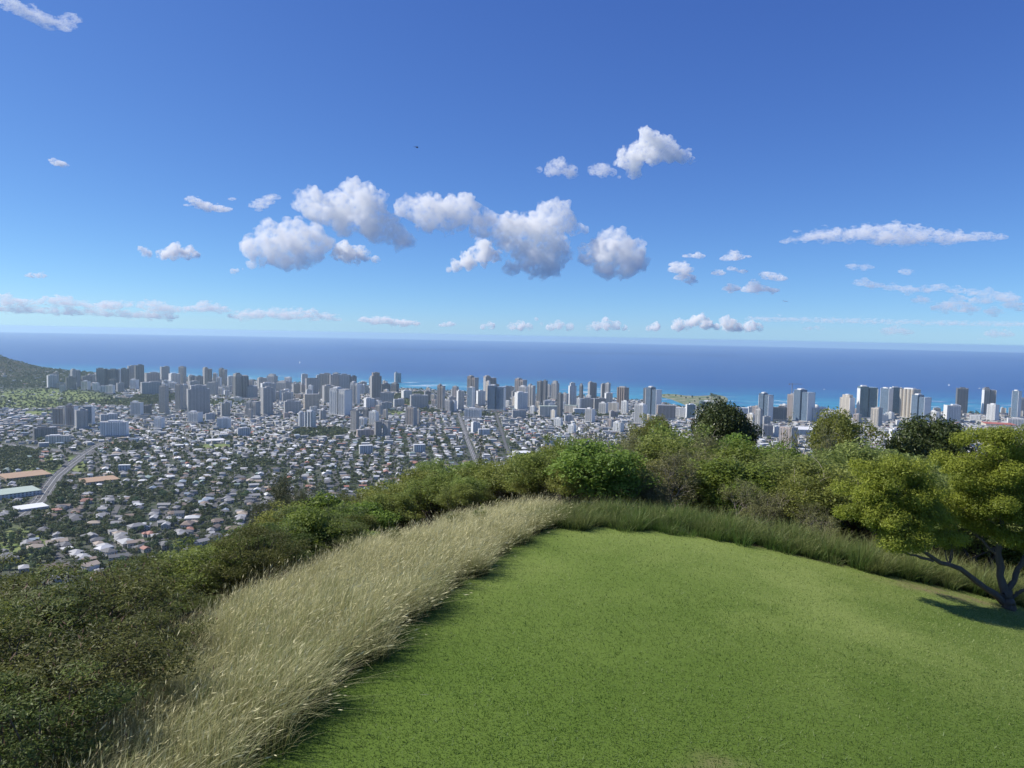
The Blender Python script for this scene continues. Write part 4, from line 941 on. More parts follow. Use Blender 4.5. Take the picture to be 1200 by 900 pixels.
# green places and belts of trees, in the photo's pixels: (cx, cy, rx, ry, tree density)
GREENS = [(55,463,85,10,.11),(30,474,60,6,.2),(105,469,30,5,.16),(45,484,22,3,.1),(150,472,50,4,.9),(190,466,34,5,1.),(375,508,32,6,.55),(395,505,14,3.,.1),(255,472,50,3,.4),(455,484,30,2.2,.1),(20,440,90,15,.6),(490,468,34,8,.9),(500,482,14,3,.5),
          (830,474,40,4,.8),(1140,482,20,4,.6),(255,523,24,3,.0),(150,546,14,2,.3),(60,548,16,5,.6),(10,532,34,6,.9),(20,545,26,8,.8),(70,583,18,13,.9),(35,568,14,5,.9),(8,628,26,14,.8),(40,655,24,8,.6),(5,668,20,8,.6),(70,556,9,8,.9),(130,577,34,6,.9),(175,585,30,7,.6),(700,486,30,3,.9),(640,486,14,2.,.8),(750,485,12,3,.6),(560,487,20,2,.6),(150,524,24,3,.7),(160,612,14,7,.9),(232,601,20,6,.7),(300,545,24,5,.55),(200,640,26,8,.7),(245,650,22,8,.8),(90,625,30,6,.6),(1150,508,26,3,.3),(40,612,30,5,.7)]
def green_at(px, py):
    g = np.zeros(len(px)); tr = np.zeros(len(px))
    for cx, cy, rx, ry, td in GREENS:
        i = np.hypot((px - cx) / rx, (py - cy) / ry) < 1
        g[i] = 1; tr[i] = np.maximum(tr[i], td)
    return g.astype(bool), tr
def near_road(x, y, pad):
    m = np.zeros(len(x), bool)
    for P, w in HWYS:
        P = np.asarray(P)[:, :2]
        for a, b in zip(P[:-1], P[1:]):
            ab = b - a; t = np.clip(((x - a[0]) * ab[0] + (y - a[1]) * ab[1]) / (ab @ ab), 0, 1)
            m |= np.hypot(x - a[0] - t * ab[0], y - a[1] - t * ab[1]) < w / 2 + pad
    return m
SEEDS = [(-1150, 1500, 24), (-420, 1250, 9), (-900, 2300, 31), (-150, 2000, 3), (-1700, 2400, 14), (-2300, 3600, 40), (-1300, 3500, 22), (-300, 3100, 0), (600, 3000, -4), (1500, 2700, 12), (2200, 2500, 20), (-520, 900, 38), (-800, 1050, 16), (-250, 2700, 0)]
SXY = np.array([s_[:2] for s_ in SEEDS], float)
def region(x, y): return np.argmin((x[:, None] - SXY[:, 0]) ** 2 + (y[:, None] - SXY[:, 1]) ** 2, 1)
def axes(k):
    a = R(SEEDS[k][2]); c, s = math.cos(a), math.sin(a); u = np.array([UD[0] * c - UD[1] * s, UD[0] * s + UD[1] * c])
    return u, np.array([u[1], -u[0]])
def street_ok(x, y, z, px, py, r, th):
    return (r > 700) & (np.abs(th) < R(40)) & (r < shore_r(th) - 60) & ((hill(x, y) - plain(x, y)) < -12) & (px > -60) & (px < 1260) & (py < sil(px) + 14) & (plain(x, y) < 58)
def lots():
    out = []
    for q in range(len(SEEDS)):
        u, v = axes(q); o = SXY[q]; near = math.hypot(*o) < 2400
        nearest = math.hypot(*o) < 1700; sp, fr = (70.0, 19.0) if nearest else (62.0, 17.0) if near else (52.0, 15.0)
        for k, vv in enumerate(np.arange(-1900, 1900, sp)):
            for off in (-0.245 * sp, 0.245 * sp):
                us = np.arange(-1900, 1900, fr) + CR.uniform(0, 10); n = len(us); uu = us + CR.normal(0, 3.2, n); w = off + CR.normal(0, 3.6, n)
                P = o + uu[:, None] * u + (vv + w)[:, None] * v
                m = (region(P[:, 0], P[:, 1]) == q) & ((uu % 180) > 14) & (CR.random(n) > (0.10 if near else 0.08))
                out.append(np.c_[P[m], np.full(m.sum(), math.atan2(u[1], u[0]))])
    L = np.concatenate(out)
    x, y = L[:, 0], L[:, 1]; r = np.hypot(x, y); th = np.arctan2(x, y); z = ground(x, y); px, py, d = pix(np.c_[x, y, z])
    keep = street_ok(x, y, z, px, py, r, th) & ~near_road(x, y, 9)
    g, tr = green_at(px, py); keep &= ~(g & (CR.random(len(g)) < np.where(tr < 0.3, 0.97, 0.62 + 0.45 * tr)))
    for t in TOWERS:
        b = t[0].location; keep &= np.hypot(x - b.x, y - b.y) > t[6] * 0.62 + 8
    return L[keep], z[keep], px[keep], py[keep], r[keep]
L_, z_, px_, py_, r_ = lots()
ROOFS = {'grey': (0.29, 0.285, 0.28), 'dark grey': (0.12, 0.12, 0.125), 'white': (0.68, 0.68, 0.66), 'pale grey': (0.44, 0.44, 0.435), 'brown': (0.22, 0.16, 0.12), 'tan': (0.42, 0.34, 0.26), 'reddish': (0.36, 0.16, 0.11), 'green': (0.26, 0.33, 0.29), 'bluish': (0.30, 0.36, 0.42)}
RN = list(ROOFS)
# small house shapes: walls and roof, both about the origin, unit = metres
def house_shape(kind, w, d, h, rh):
    Wl = Acc(); Rf = Acc(); e = 0.7
    def hip(x0, x1, y0, y1, z, r, gable=False):
        w_, d_ = x1 - x0, y1 - y0; ins = 0.0 if gable else min(w_, d_) * 0.5
        if w_ >= d_: a, b = (x0 + ins, (y0 + y1) / 2), (x1 - ins, (y0 + y1) / 2)
        else: a, b = ((x0 + x1) / 2, y0 + ins), ((x0 + x1) / 2, y1 - ins)
        if not gable and abs(w_ - d_) < 0.1: a = (a[0] - 0.2, a[1]); b = (b[0] + 0.2, b[1])
        V = np.array([(x0, y0, z), (x1, y0, z), (x1, y1, z), (x0, y1, z), (*a, z + r), (*b, z + r)])
        if w_ >= d_: q = [(0, 1, 5, 4), (2, 3, 4, 5)]; t = [(1, 2, 5), (3, 0, 4)]
        else: q = [(1, 2, 5, 4), (3, 0, 4, 5)]; t = [(0, 1, 4), (2, 3, 5)]
        o = Rf.o; Rf.add((V, np.array(q))); Rf.F.append(np.array(t) + o)
    box(Wl, -w / 2, w / 2, -d / 2, d / 2, -1, h)
    if kind == 'flat': box(Rf, -w / 2 - .4, w / 2 + .4, -d / 2 - .4, d / 2 + .4, h + .02, h + 0.5)
    else: hip(-w / 2 - e, w / 2 + e, -d / 2 - e, d / 2 + e, h + 0.01, rh, kind == 'gable')
    if kind == 'ell':
        box(Wl, -w * 0.1, w * 0.42, d / 2, d * 0.95, -1, h - .3); hip(-w * 0.1 - e, w * 0.42 + e, d * 0.3, d * 0.95 + e, h - .25, rh * 0.8)
    return Wl, Rf
HS = [('hipped', 13, 10, 4.6, 2.4), ('hipped', 16, 11, 6.0, 2.6), ('gable', 14, 9, 4.4, 2.3), ('gable', 11, 9, 6.2, 2.4), ('ell', 14, 9, 4.6, 2.4), ('flat', 15, 11, 5.4, 0), ('hipped', 18, 13, 4.2, 2.8), ('gable', 18, 10, 4.2, 2.2), ('flat', 22, 13, 8.5, 0), ('flat', 26, 14, 11.5, 0)]
HSHAPE = [house_shape(*k) for k in HS]
def house_choice(r, px):
    n = len(r); far = np.clip((r - 1700) / 1300, 0, 1) + np.clip((px - 560) / 200, 0, 1) * (r > 1900)
    u = CR.random(n); k = CR.integers(0, 8, n)
    k = np.where((u < 0.34 * far), 8, k); k = np.where((u < 0.14 * far) & (r > 2100), 9, k)
    return k
HK = house_choice(r_, px_)
near_p = np.array([.31, .20, .09, .13, .12, .06, .04, .03, .02]); far_p = np.array([.24, .14, .17, .24, .07, .06, .03, .02, .03])
f_ = np.clip((r_ - 1300) / 1200, 0, 1)[:, None]; cp = np.cumsum(near_p * (1 - f_) + far_p * f_, 1); HC = (CR.random(len(r_))[:, None] > cp).sum(1).clip(0, 8)
HR = L_[:, 2] + np.where(CR.random(len(r_)) < 0.5, 0, np.pi / 2) + CR.normal(0, 0.14, len(r_)); HSC = CR.uniform(0.72, 1.18, len(r_)) * np.interp(r_, [850, 1300, 1800, 2600], [1.30, 1.12, 0.96, 0.82])
M_WALL = None
def color_mats():
    N = Nodes('house_wall'); c = N.mix(N.rand(), (0.42, 0.40, 0.36), (0.58, 0.57, 0.54)); tc = N.n('TexCoord'); s = N.n('SeparateXYZ'); N.put(s, 0, tc.outputs['Object'])
    fx = N.math('LESS_THAN', N.math('FRACT', N.math('DIVIDE', N.math('ADD', s.outputs[0], s.outputs[1]), 3.1)), 0.42); fz = N.math('LESS_THAN', N.math('FRACT', N.math('DIVIDE', s.outputs[2], 2.9)), 0.5)
    N.bsdf(N.mix(N.math('MULTIPLY', fx, fz), c, (0.07, 0.08, 0.09)), 0.6, 0.3); wall = N.m
    N = Nodes('house_roof'); oi = N.n('ObjectInfo'); f = N.noise(N.obco(), 0.35, 4); c = N.mix(f, oi.outputs['Color'], (0.30, 0.29, 0.27))
    N.bsdf(N.mix(0.35, oi.outputs['Color'], c), 0.7, 0.3); roof = N.m
    N = Nodes('distant_house'); f = N.noise(N.pos(), 0.25, 3); h = N.n('HueSaturation'); N.put(h, 'Color', N.attr('tint')); N.put(h, 'Value', N.math('MULTIPLY_ADD', f, 0.4, 0.8)); N.bsdf(h.outputs[0], 0.7, 0.3)
    return wall, roof, N.m
M_WALL, M_ROOF, M_MASS = color_mats()
HOUSES = []
def build_houses():
    order = np.argsort(-(np.array([HS[k][1] for k in HK]) * HSC / r_) * (px_ > -5) * (px_ < 1205) * (py_ < sil(px_) - 1))
    mine = order[:300]; rest = order[300:]
    wm = [a.mesh('wall', [M_WALL], tone=False) for a, b in HSHAPE]; rm = [b.mesh('roof', [M_ROOF], tone=False) for a, b in HSHAPE]
    for i in mine:
        k = HK[i]; root = empty('house', (L_[i, 0], L_[i, 1], z_[i] + 0.2), HR[i]); s = HSC[i]; root.scale = (s, s, s)
        a = obj('wall', wm[k], root); b = obj('roof', rm[k], root); b.color = (*ROOFS[RN[HC[i]]], 1)
        HOUSES.append([root, HS[k][0], RN[HC[i]], px_[i], py_[i], r_[i]])
    V, Q, T, C = [], [], [], []; o = 0
    wallc = np.array([(0.46, 0.45, 0.42), (0.52, 0.51, 0.48), (0.36, 0.34, 0.31), (0.58, 0.58, 0.57)])
    for k in range(len(HS)):
        sel = rest[HK[rest] == k]
        if not len(sel): continue
        for part, A in enumerate(HSHAPE[k]):
            v0 = np.concatenate(A.V); c, s = np.cos(HR[sel])[:, None], np.sin(HR[sel])[:, None]; sc = HSC[sel][:, None]
            X = L_[sel, 0][:, None] + sc * (v0[:, 0] * c - v0[:, 1] * s); Y = L_[sel, 1][:, None] + sc * (v0[:, 0] * s + v0[:, 1] * c); Z = z_[sel][:, None] + 0.2 + sc * v0[:, 2]
            nv = len(v0); V.append(np.stack([X, Y, Z], -1).reshape(-1, 3)); off = (np.arange(len(sel)) * nv + o)[:, None, None]
            for f in A.F: (Q if f.shape[1] == 4 else T).append((f[None] + off).reshape(-1, f.shape[1]))
            col = np.array([ROOFS[n] for n in RN])[HC[sel]] if part else wallc[CR.integers(0, 4, len(sel))]
            C.append(np.repeat(col * CR.uniform(0.8, 1.2, (len(sel), 1)), nv, 0)); o += nv * len(sel)
    me = mesh('distant_houses', np.concatenate(V), [np.concatenate(T), np.concatenate(Q)], [M_MASS], attr={'tint': np.concatenate(C)})
    tag(obj('distant_houses', me), 'carpet of small pale roofs covering the plain up to the towers', 'houses', kind='stuff')
    print('houses', len(order))
build_houses()
def build_streets():
    A = Acc()
    for q in range(len(SEEDS)):
        u, v = axes(q); o = SXY[q]; sp = 70.0 if math.hypot(*o) < 1700 else 62.0 if math.hypot(*o) < 2400 else 52.0
        for (a, b, pitch, w) in ((u, v, sp, 9.0), (v, u, 180.0, 9.0)):
            for vv in np.arange(-1900, 1900, pitch):
                us = np.arange(-1900, 1900, 30.0); P = o + us[:, None] * a + (vv + (7 if w and pitch == 180 else 0)) * b; x, y = P[:, 0], P[:, 1]
                r = np.hypot(x, y); th = np.arctan2(x, y); z = ground(x, y); px, py, d = pix(np.c_[x, y, z]); g, tr = green_at(px, py)
                idx = np.where(street_ok(x, y, z, px, py, r, th) & (region(x, y) == q) & ~g)[0]
                if len(idx) < 2: continue
                for run in np.split(idx, np.where(np.diff(idx) > 1)[0] + 1):
                    if len(run) > 1: A.add(ribbon(P[run], w, 0.55 if pitch != 180 else 0.60, 30))
    tag(obj('streets', A.mesh('streets', [M_ROAD], tone=False)), kind='structure')
build_streets()

# ---- city trees
M_CITY = leaf_mat('city_leaf', (0.050, 0.074, 0.022), (0.150, 0.180, 0.052), 0.25, 0.10)
def city_tree_shape(rng, n, w, h, leaf):
    C, Rr = clumps_round(rng, 16, w, h, h * 0.28, 0.8, 0.24, 0.40)
    T = Acc(); T.add(tube([(0, 0, -0.8), (0.1, 0, h * 0.25), (0, 0.1, h * 0.55)], [0.45, 0.35, 0.2], 5))
    for c in C[:4]: T.add(tube([(0, 0, h * 0.25), tuple(c)], [0.2, 0.08], 4))
    L = Acc(); L.add(leaves(rng, C, Rr, n, leaf, 0.75, 0.3, 0.5, 0.55)); return T, L
CTREES = []
def build_city_trees():
    rng = np.random.default_rng(9)
    n = 190000; r = np.sqrt(rng.uniform(700 ** 2, 6800 ** 2, n)); th = rng.uniform(R(-38), R(38), n); x = r * np.sin(th); y = r * np.cos(th); z = ground(x, y)
    nn = 22000; r2 = np.sqrt(rng.uniform(700 ** 2, 2500 ** 2, nn)); t2 = rng.uniform(R(-38), R(20), nn)
    r = np.r_[r, r2]; th = np.r_[th, t2]; x = r * np.sin(th); y = r * np.cos(th); z = ground(x, y); n = len(x)
    px, py, d = pix(np.c_[x, y, z]); g, tr = green_at(px, py)
    dens = np.interp(r, [700, 1500, 2400, 3200, 4500], [0.55, 0.44, 0.22, 0.18, 0.16]) * np.interp(px, [0, 420, 600], [1.15, 0.9, 0.7])
    dens = np.where(g, tr * 1.6, dens); dens = np.where((r > shore_r(th) - 170), 0.45, dens)
    crater = plain(x, y) > 40; dens = np.where(crater & (r > 3000), 0.5, dens)
    ok = (rng.random(n) < dens) & (r < shore_r(th) - 25) & (hill(x, y) - plain(x, y) < -10) & (px > -30) & (px < 1230) & (py < sil(px) + 12) & ~near_road(x, y, 4)
    x, y, z, r, px, py, g = x[ok], y[ok], z[ok], r[ok], px[ok], py[ok], g[ok]
    # keep trees out of the houses
    from mathutils import kdtree
    kd = kdtree.KDTree(len(L_))
    for i in range(len(L_)): kd.insert((L_[i, 0], L_[i, 1], 0), i)
    kd.balance(); ok = np.array([kd.find((a, b, 0))[2] > 6.6 for a, b in zip(x, y)])
    for t in TOWERS: b = t[0].location; ok &= np.hypot(x - b.x, y - b.y) > t[6] * 0.6
    x, y, z, r, px, py, g = x[ok], y[ok], z[ok], r[ok], px[ok], py[ok], g[ok]; n = len(x)
    S = rng.uniform(0.55, 1.2, n) * np.where(g, 1.15, 1.0); S[rng.random(n) < 0.03] *= 1.5
    order = np.argsort(-(S / r) * (px > 0) * (px < 1200) * (py < sil(px) - 2)); mine, rest = order[:300], order[300:]
    big = []
    for k in range(5):
        w, h = [(10, 9), (12, 9), (8, 11), (9, 8), (13, 11)][k]; T, L = city_tree_shape(rng, 420, w, h, 1.0); big.append((T.mesh('trunk', [M_BARK], tone=False), L.mesh('crown', [M_CITY])))
    for i in mine:
        k = int(rng.integers(5)); root = empty('street_tree', (x[i], y[i], z[i]), rng.uniform(0, 6.28)); s = S[i]; root.scale = (s, s, s)
        obj('trunk', big[k][0], root); obj('crown', big[k][1], root); CTREES.append([root, k, px[i], py[i], r[i], s])
    V, Q, To = [], [], []; o = 0
    for k in range(6):
        T, L = city_tree_shape(rng, 44, [10, 12, 8, 9, 13, 11][k], [9, 8, 10, 8, 10, 9][k], 3.0); v0 = np.concatenate(L.V); q0 = np.concatenate(L.F); t0 = np.concatenate(L.T)
        sel = rest[k::6]; a = rng.uniform(0, 6.28, len(sel))[:, None]; sc = S[sel][:, None]
        V.append(np.stack([x[sel][:, None] + sc * (v0[:, 0] * np.cos(a) - v0[:, 1] * np.sin(a)), y[sel][:, None] + sc * (v0[:, 0] * np.sin(a) + v0[:, 1] * np.cos(a)), z[sel][:, None] + sc * v0[:, 2]], -1).reshape(-1, 3))
        Q.append((q0[None] + (np.arange(len(sel)) * len(v0) + o)[:, None, None]).reshape(-1, 4)); o += len(sel) * len(v0)
        To.append(np.clip(t0[None] * 0.6 + rng.uniform(0, 0.45, (len(sel), 1)), 0, 1).ravel())
    me = mesh('distant_trees', np.concatenate(V), np.concatenate(Q), [M_CITY], attr={'tone': np.concatenate(To)})
    tag(obj('distant_trees', me), 'dark green trees scattered between the roofs across the plain', 'trees', kind='stuff')
    print('city trees', n)
build_city_trees()

# ---- the park headland beyond the towers
def headland():
    out = [(774, 462), (782, 461.5), (792, 462), (803, 463.5), (815, 464), (828, 463.5), (840, 462.5), (848, 464), (853, 467), (852, 471), (846, 475), (836, 478), (820, 478.5), (806, 475.5), (796, 471.5), (786, 467.5), (776, 465.5)]
    P = np.array([on_level(a, b, 1.5) for a, b in out]); n = len(P); c = P.mean(0)
    lo = P.copy(); lo[:, 2] = -6.0; lo[:, :2] = c[:2] + (P[:, :2] - c[:2]) * 1.01
    i = np.arange(n); j = (i + 1) % n
    N = Nodes('headland_ground'); f = N.noise(N.pos(), 0.02, 4); N.bsdf(N.mix(N.ramp(f, 0.4, 0.62), (0.10, 0.15, 0.05), (0.30, 0.27, 0.18)), 0.9, 0.2)
    V = np.concatenate([P, lo, [[c[0], c[1], 2.5]]]); me = mesh('headland', V, [np.stack([i, np.full(n, 2 * n), j], 1)[:, ::-1], np.stack([i + n, j + n, j, i], 1)], [N.m])
    tag(obj('headland', me), kind='structure')
headland()
# ------------------------------------------------------------------ small things: headland trees, boats, cars, aircraft
SHORE = []; ORDINAL = ['first', 'second', 'third', 'fourth', 'fifth', 'sixth', 'seventh', 'eighth', 'ninth', 'tenth', 'eleventh', 'twelfth', 'thirteenth', 'fourteenth', 'fifteenth', 'sixteenth', 'seventeenth', 'eighteenth', 'nineteenth', 'twentieth']
ORDINAL += [a + '-' + b for a in ('twenty', 'thirty') for b in ORDINAL[:9]] + ['fortieth', 'last']
def headland_trees():
    rng = np.random.default_rng(4); tm = []
    for k in range(3):
        T, L = city_tree_shape(rng, 160, [12, 14, 10][k], [10, 9, 12][k], 1.9); tm.append((T.mesh('trunk', [M_BARK], tone=False), L.mesh('crown', [M_CITY])))
    pts = [(784,464,.9),(792,465,1.),(798,466,1.2),(804,468,1.1),(811,467,1.3),(814,472,1.),(820,469,1.2),(826,474,1.1),(829,468,1.5),(834,466,2.2),(838,467,2.4),(842,468,2.0),(846,471,1.4),(822,476,1.),(838,474,1.),(808,473,.9),(849,469,1.),(778,464,.7)]
    for px, py, s in pts:
        G = on_level(px, py, 1.8); root = empty('shore_tree', G, rng.uniform(0, 6.28)); root.scale = (s * 1.3, s * 1.3, s * 1.2)
        k = int(rng.integers(3)); obj('trunk', tm[k][0], root); obj('crown', tm[k][1], root)
        tag(root, None, 'tree', 'trees on the green headland'); SHORE.append((px, s, root))
    for n, (px, s, root) in enumerate(sorted(SHORE, key=lambda t: t[0])): root['label'] = ('large' if s > 1.6 else 'small' if s < 1.0 else 'dark') + ' round tree, %s from the lagoon end of the green headland' % ORDINAL[n]
headland_trees()
M_HULL = plain_mat('boat_white', (0.8, 0.8, 0.8), 0.4, 0.5, 0.05, 0.5); M_SAIL = plain_mat('sailcloth', (0.85, 0.84, 0.8), 0.7, 0.2, 0.05, 0.5)
def boat(px, py, s, sail, label):
    G = on_level(px, py, 0.0); root = empty('sailing_boat' if sail else 'motor_boat', G, -0.9); root.scale = (s, s, s)
    t = np.linspace(-1, 1, 9); wv = 1.6 * (1 - np.clip(t, 0, 1) ** 2) * (0.85 + 0.15 * (t < 0)); n = 9
    V = np.concatenate([np.c_[t * 6, wv, np.full(n, 1.2) + 0.3 * np.clip(t, 0, 1)], np.c_[t * 6, -wv, np.full(n, 1.2) + 0.3 * np.clip(t, 0, 1)], np.c_[t * 5.6, wv * 0, np.full(n, -0.5)]]); i = np.arange(n - 1)
    me = mesh('hull', V, [np.stack([i, i + 1, i + 1 + 2 * n, i + 2 * n], 1), np.stack([i + 1 + n, i + n, i + 2 * n, i + 1 + 2 * n], 1), np.stack([i + 1, i, i + n, i + 1 + n], 1)], [M_HULL]); obj('hull', me, root)
    A = Acc(); box(A, -3.2, 1.2, -1.0, 1.0, 1.25, 2.9); box(A, -2.4, 0.4, -.8, .8, 2.92, 3.7); obj('cabin', A.mesh('cabin', [M_HULL], tone=False), root)
    if sail:
        A = Acc(); A.add(tube([(0.8, 0, 1.2), (0.8, 0, 16)], [0.12, 0.06], 5)); obj('mast', A.mesh('mast', [M_RG], tone=False), root)
        V = np.array([(0.6, .05, 3), (-5.2, .6, 3.1), (0.6, .05, 15.4), (0.62, -.05, 3), (-5.2, .5, 3.1), (0.62, -.05, 15.4), (1.1, 0, 15), (1.1, .3, 3.2), (5.8, 0, 1.9)]); obj('sail', mesh('sail', V, np.array([(0, 1, 2), (5, 4, 3), (6, 7, 8)]), [M_SAIL]), root)
    tag(root, label, 'boat')
boat(351, 426, 1.9, True, 'white sailing boat far out on the open sea, alone off the beach towers')
boat(1148, 455.5, 1.6, False, 'small white motor boat between the two dark shoreline towers')
boat(966, 456.5, 1.3, False, 'small white motor boat on the turquoise reef water beside the crane')
boat(1112, 452, 0.9, True, 'tiny sailing boat offshore of the dark tower with the white neighbour')
def cars():
    rng = np.random.default_rng(12); A = Acc(); box(A, -2.2, 2.2, -.9, .9, .35, .95); body = A.mesh('body', [plain_mat('car_paint', (0.6, 0.6, 0.6), 0.3, 0.5)], tone=False)
    cols = {'white': (0.75, 0.75, 0.75), 'black': (0.03, 0.03, 0.03), 'silver': (0.45, 0.46, 0.47), 'red': (0.4, 0.04, 0.03), 'blue': (0.05, 0.09, 0.25)}
    V = np.array([(-1.6, -.82, .96), (1.0, -.82, .96), (1.0, .82, .96), (-1.6, .82, .96), (-1.1, -.68, 1.5), (.45, -.68, 1.5), (.45, .68, 1.5), (-1.1, .68, 1.5)]); cab = mesh('cabin', V, np.array([(4, 5, 6, 7), (0, 1, 5, 4), (1, 2, 6, 5), (2, 3, 7, 6), (3, 0, 4, 7)]), [plain_mat('car_glass', (0.03, 0.035, 0.04), 0.1, 0.6)])
    W = Acc()
    for a in (-1.35, 1.35):
        for b in (-.8, .8):
            n = 10; an = np.linspace(0, 2 * np.pi, n, endpoint=False); Vv = np.concatenate([np.c_[a + .34 * np.cos(an), np.full(n, b + o), .34 + .34 * np.sin(an)] for o in (-.12, .12)]); i = np.arange(n); j = (i + 1) % n
            W.add((Vv, np.stack([i, j, j + n, i + n], 1)))
    wh = W.mesh('wheels', [plain_mat('rubber', (0.02, 0.02, 0.02), 0.8, 0.3)], tone=False)
    paints = {}
    for k, c in cols.items(): paints[k] = plain_mat('paint_' + k, c, 0.3, 0.5, 0.03)
    for P, w, n, where in ((FWY, 25, 40, 'sloping freeway in the valley'), (MAIN, 13, 16, 'straight avenue running to the sea')):
        PF = None
        P = np.asarray(P)[:, :2]; PF = P if w == 25 else None; Ln = np.r_[0, np.cumsum(np.hypot(*np.diff(P, axis=0).T))]
        for k, t in enumerate(sorted(rng.uniform(0.05, 0.95, n) * Ln[-1])):
            q = np.array([np.interp(t, Ln, P[:, 0]), np.interp(t, Ln, P[:, 1])]); q2 = np.array([np.interp(t + 5, Ln, P[:, 0]), np.interp(t + 5, Ln, P[:, 1])]); T = (q2 - q) / np.linalg.norm(q2 - q); Nn = np.array([-T[1], T[0]])
            lane = rng.choice([-.4, -.22, .12, .24, .4]); q = q + Nn * w * lane
            root = empty('car', (q[0], q[1], gz(q[0], q[1]) + 0.95), math.atan2(T[1], T[0])); c = rng.choice(list(cols), p=[.4, .2, .25, .08, .07]); b = obj('body', body, root)
            b.material_slots[0].link = 'OBJECT'; b.material_slots[0].material = paints[c]; obj('cabin', cab, root); obj('wheels', wh, root)
            tag(root, 'tiny %s car, %s from the %s end of the %s' % (c, ORDINAL[min(k, len(ORDINAL) - 1)], 'near' if P is PF else 'seaward', where), 'car', 'cars on the ' + where)
cars()
def aircraft():
    G = at_depth(920.5, 353, 5200); root = empty('airplane', G, 0.15); tag(root, 'tiny white airplane low in the sky above the green headland', 'airplane')
    A = Acc(); A.add(tube([(-17, 0, .8), (-14, 0, .3), (-8, 0, 0), (12, 0, 0), (16, 0, -.1), (18, 0, -.5)], [.3, 1.1, 1.9, 1.9, 1.4, .3], 10)); obj('fuselage', A.mesh('fuselage', [M_HULL], tone=False), root)
    for s in (-1, 1):
        V = np.array([(4, s * 1.5, -.6), (-3, s * 1.5, -.6), (-7, s * 17, .6), (-5, s * 17, .6), (4, s * 1.5, -.2), (-3, s * 1.5, -.2), (-7, s * 17, .75), (-5, s * 17, .75)]); obj('wing', mesh('wing', V, np.array([(0, 1, 2, 3), (7, 6, 5, 4), (0, 3, 7, 4), (1, 5, 6, 2), (3, 2, 6, 7)]), [M_HULL]), root)
    V = np.array([(-12, -.15, 1.5), (-17, -.15, 1), (-18.5, -.15, 6.5), (-16, -.15, 6.5), (-12, .15, 1.5), (-17, .15, 1), (-18.5, .15, 6.5), (-16, .15, 6.5)]); obj('tail_fin', mesh('tail_fin', V, np.array([(0, 1, 2, 3), (7, 6, 5, 4), (0, 3, 7, 4), (1, 5, 6, 2), (3, 2, 6, 7)]), [M_HULL]), root)
    G = at_depth(488.5, 172.5, 1500); root = empty('helicopter', G, 0.2); tag(root, 'tiny dark helicopter high in the clear sky above the big cumulus', 'helicopter')
    dk = plain_mat('helicopter_paint', (0.06, 0.06, 0.07), 0.4, 0.5)
    A = Acc(); A.add(tube([(-7, 0, .6), (-2, 0, .5), (-.8, 0, 0), (1.5, 0, -.1), (2.9, 0, -.4)], [.12, .35, 1.05, 1.1, .3], 8)); obj('fuselage', A.mesh('fuselage', [dk], tone=False), root)
    A = Acc()
    for k in range(3): a = k * 2.094 + .4; A.add(tube([(0, 0, 1.6), (5.2 * math.cos(a), 5.2 * math.sin(a), 1.55)], [.12, .10], 4))
    A.add(tube([(0, 0, .8), (0, 0, 1.7)], [.15, .12], 5)); obj('rotor', A.mesh('rotor', [dk], tone=False), root)
    A = Acc()
    for s in (-1, 1): A.add(tube([(-1.5, s * .9, -1.6), (2, s * .9, -1.6), (2.5, s * .9, -1.3)], [.07, .07, .05], 4)); A.add(tube([(0, s * .5, -.9), (0, s * .9, -1.6)], [.06, .06], 4))
    obj('skids', A.mesh('skids', [dk], tone=False), root)
aircraft()
# ------------------------------------------------------------------ labels that single out each thing
ORD = ['nearest', 'second', 'third', 'fourth', 'fifth', 'sixth', 'seventh', 'eighth', 'ninth', 'tenth', 'eleventh', 'twelfth', 'thirteenth', 'fourteenth', 'fifteenth', 'sixteenth', 'seventeenth', 'eighteenth', 'nineteenth', 'twentieth']
for _t in ('twenty', 'thirty', 'forty', 'fifty'): ORD += [_t + '-' + _o for _o in ('first',) + tuple(ORD[1:9])] + [{'twenty': 'thirtieth', 'thirty': 'fortieth', 'forty': 'fiftieth', 'fifty': 'sixtieth'}[_t]]
def autolabel(items, marks, rel, sx=1.0, sy=2.2):
    """items: (object, description, px, py). Nearest landmark, direction from it, and a rank where several still read alike."""
    by = {}
    for o, desc, px, py in items:
        k = min(range(len(marks)), key=lambda i: math.hypot((px - marks[i][1]) * sx, (py - marks[i][2]) * sy)); nm, mx, my = marks[k]
        dx, dy = (px - mx) * sx, (py - my) * sy
        r = (rel[0] if dx < 0 else rel[1]) if abs(dx) > abs(dy) else (rel[2] if dy < 0 else rel[3])
        by.setdefault((desc, r, nm), []).append((math.hypot(dx, dy), o))
    for (desc, r, nm), v in by.items():
        v.sort(key=lambda t: t[0])
        for n, (_, o) in enumerate(v):
            o['label'] = ('%s %s %s' % (desc, r, nm)) if len(v) == 1 else ('%s %s, %s %s' % (desc, 'nearest' if n == 0 else ORD[n] + ' nearest', r, nm))
CITY = [('the wooded crater hill', 20, 437), ('the golf course', 70, 466), ('the freeway', 65, 556), ('the tan-roofed hall', 108, 563), ('the white striped block', 131, 503), ('the big grey slab', 230, 470),
        ('the wooded park', 375, 508), ('the white-striped twin slab', 397, 472), ('the tallest brown tower', 440, 452), ('the straight avenue', 549, 512), ('the broad blue tower', 581, 466), ('the green-roofed arena', 642, 483),
        ('the ribbed brown slab', 729, 468), ('the lagoon-side blue tower', 766, 470), ('the dark dome tree', 850, 497), ('the white-roofed mall', 938, 503), ('the ribbed cream tower', 1067, 472), ('the red-roofed building', 1178, 497)]
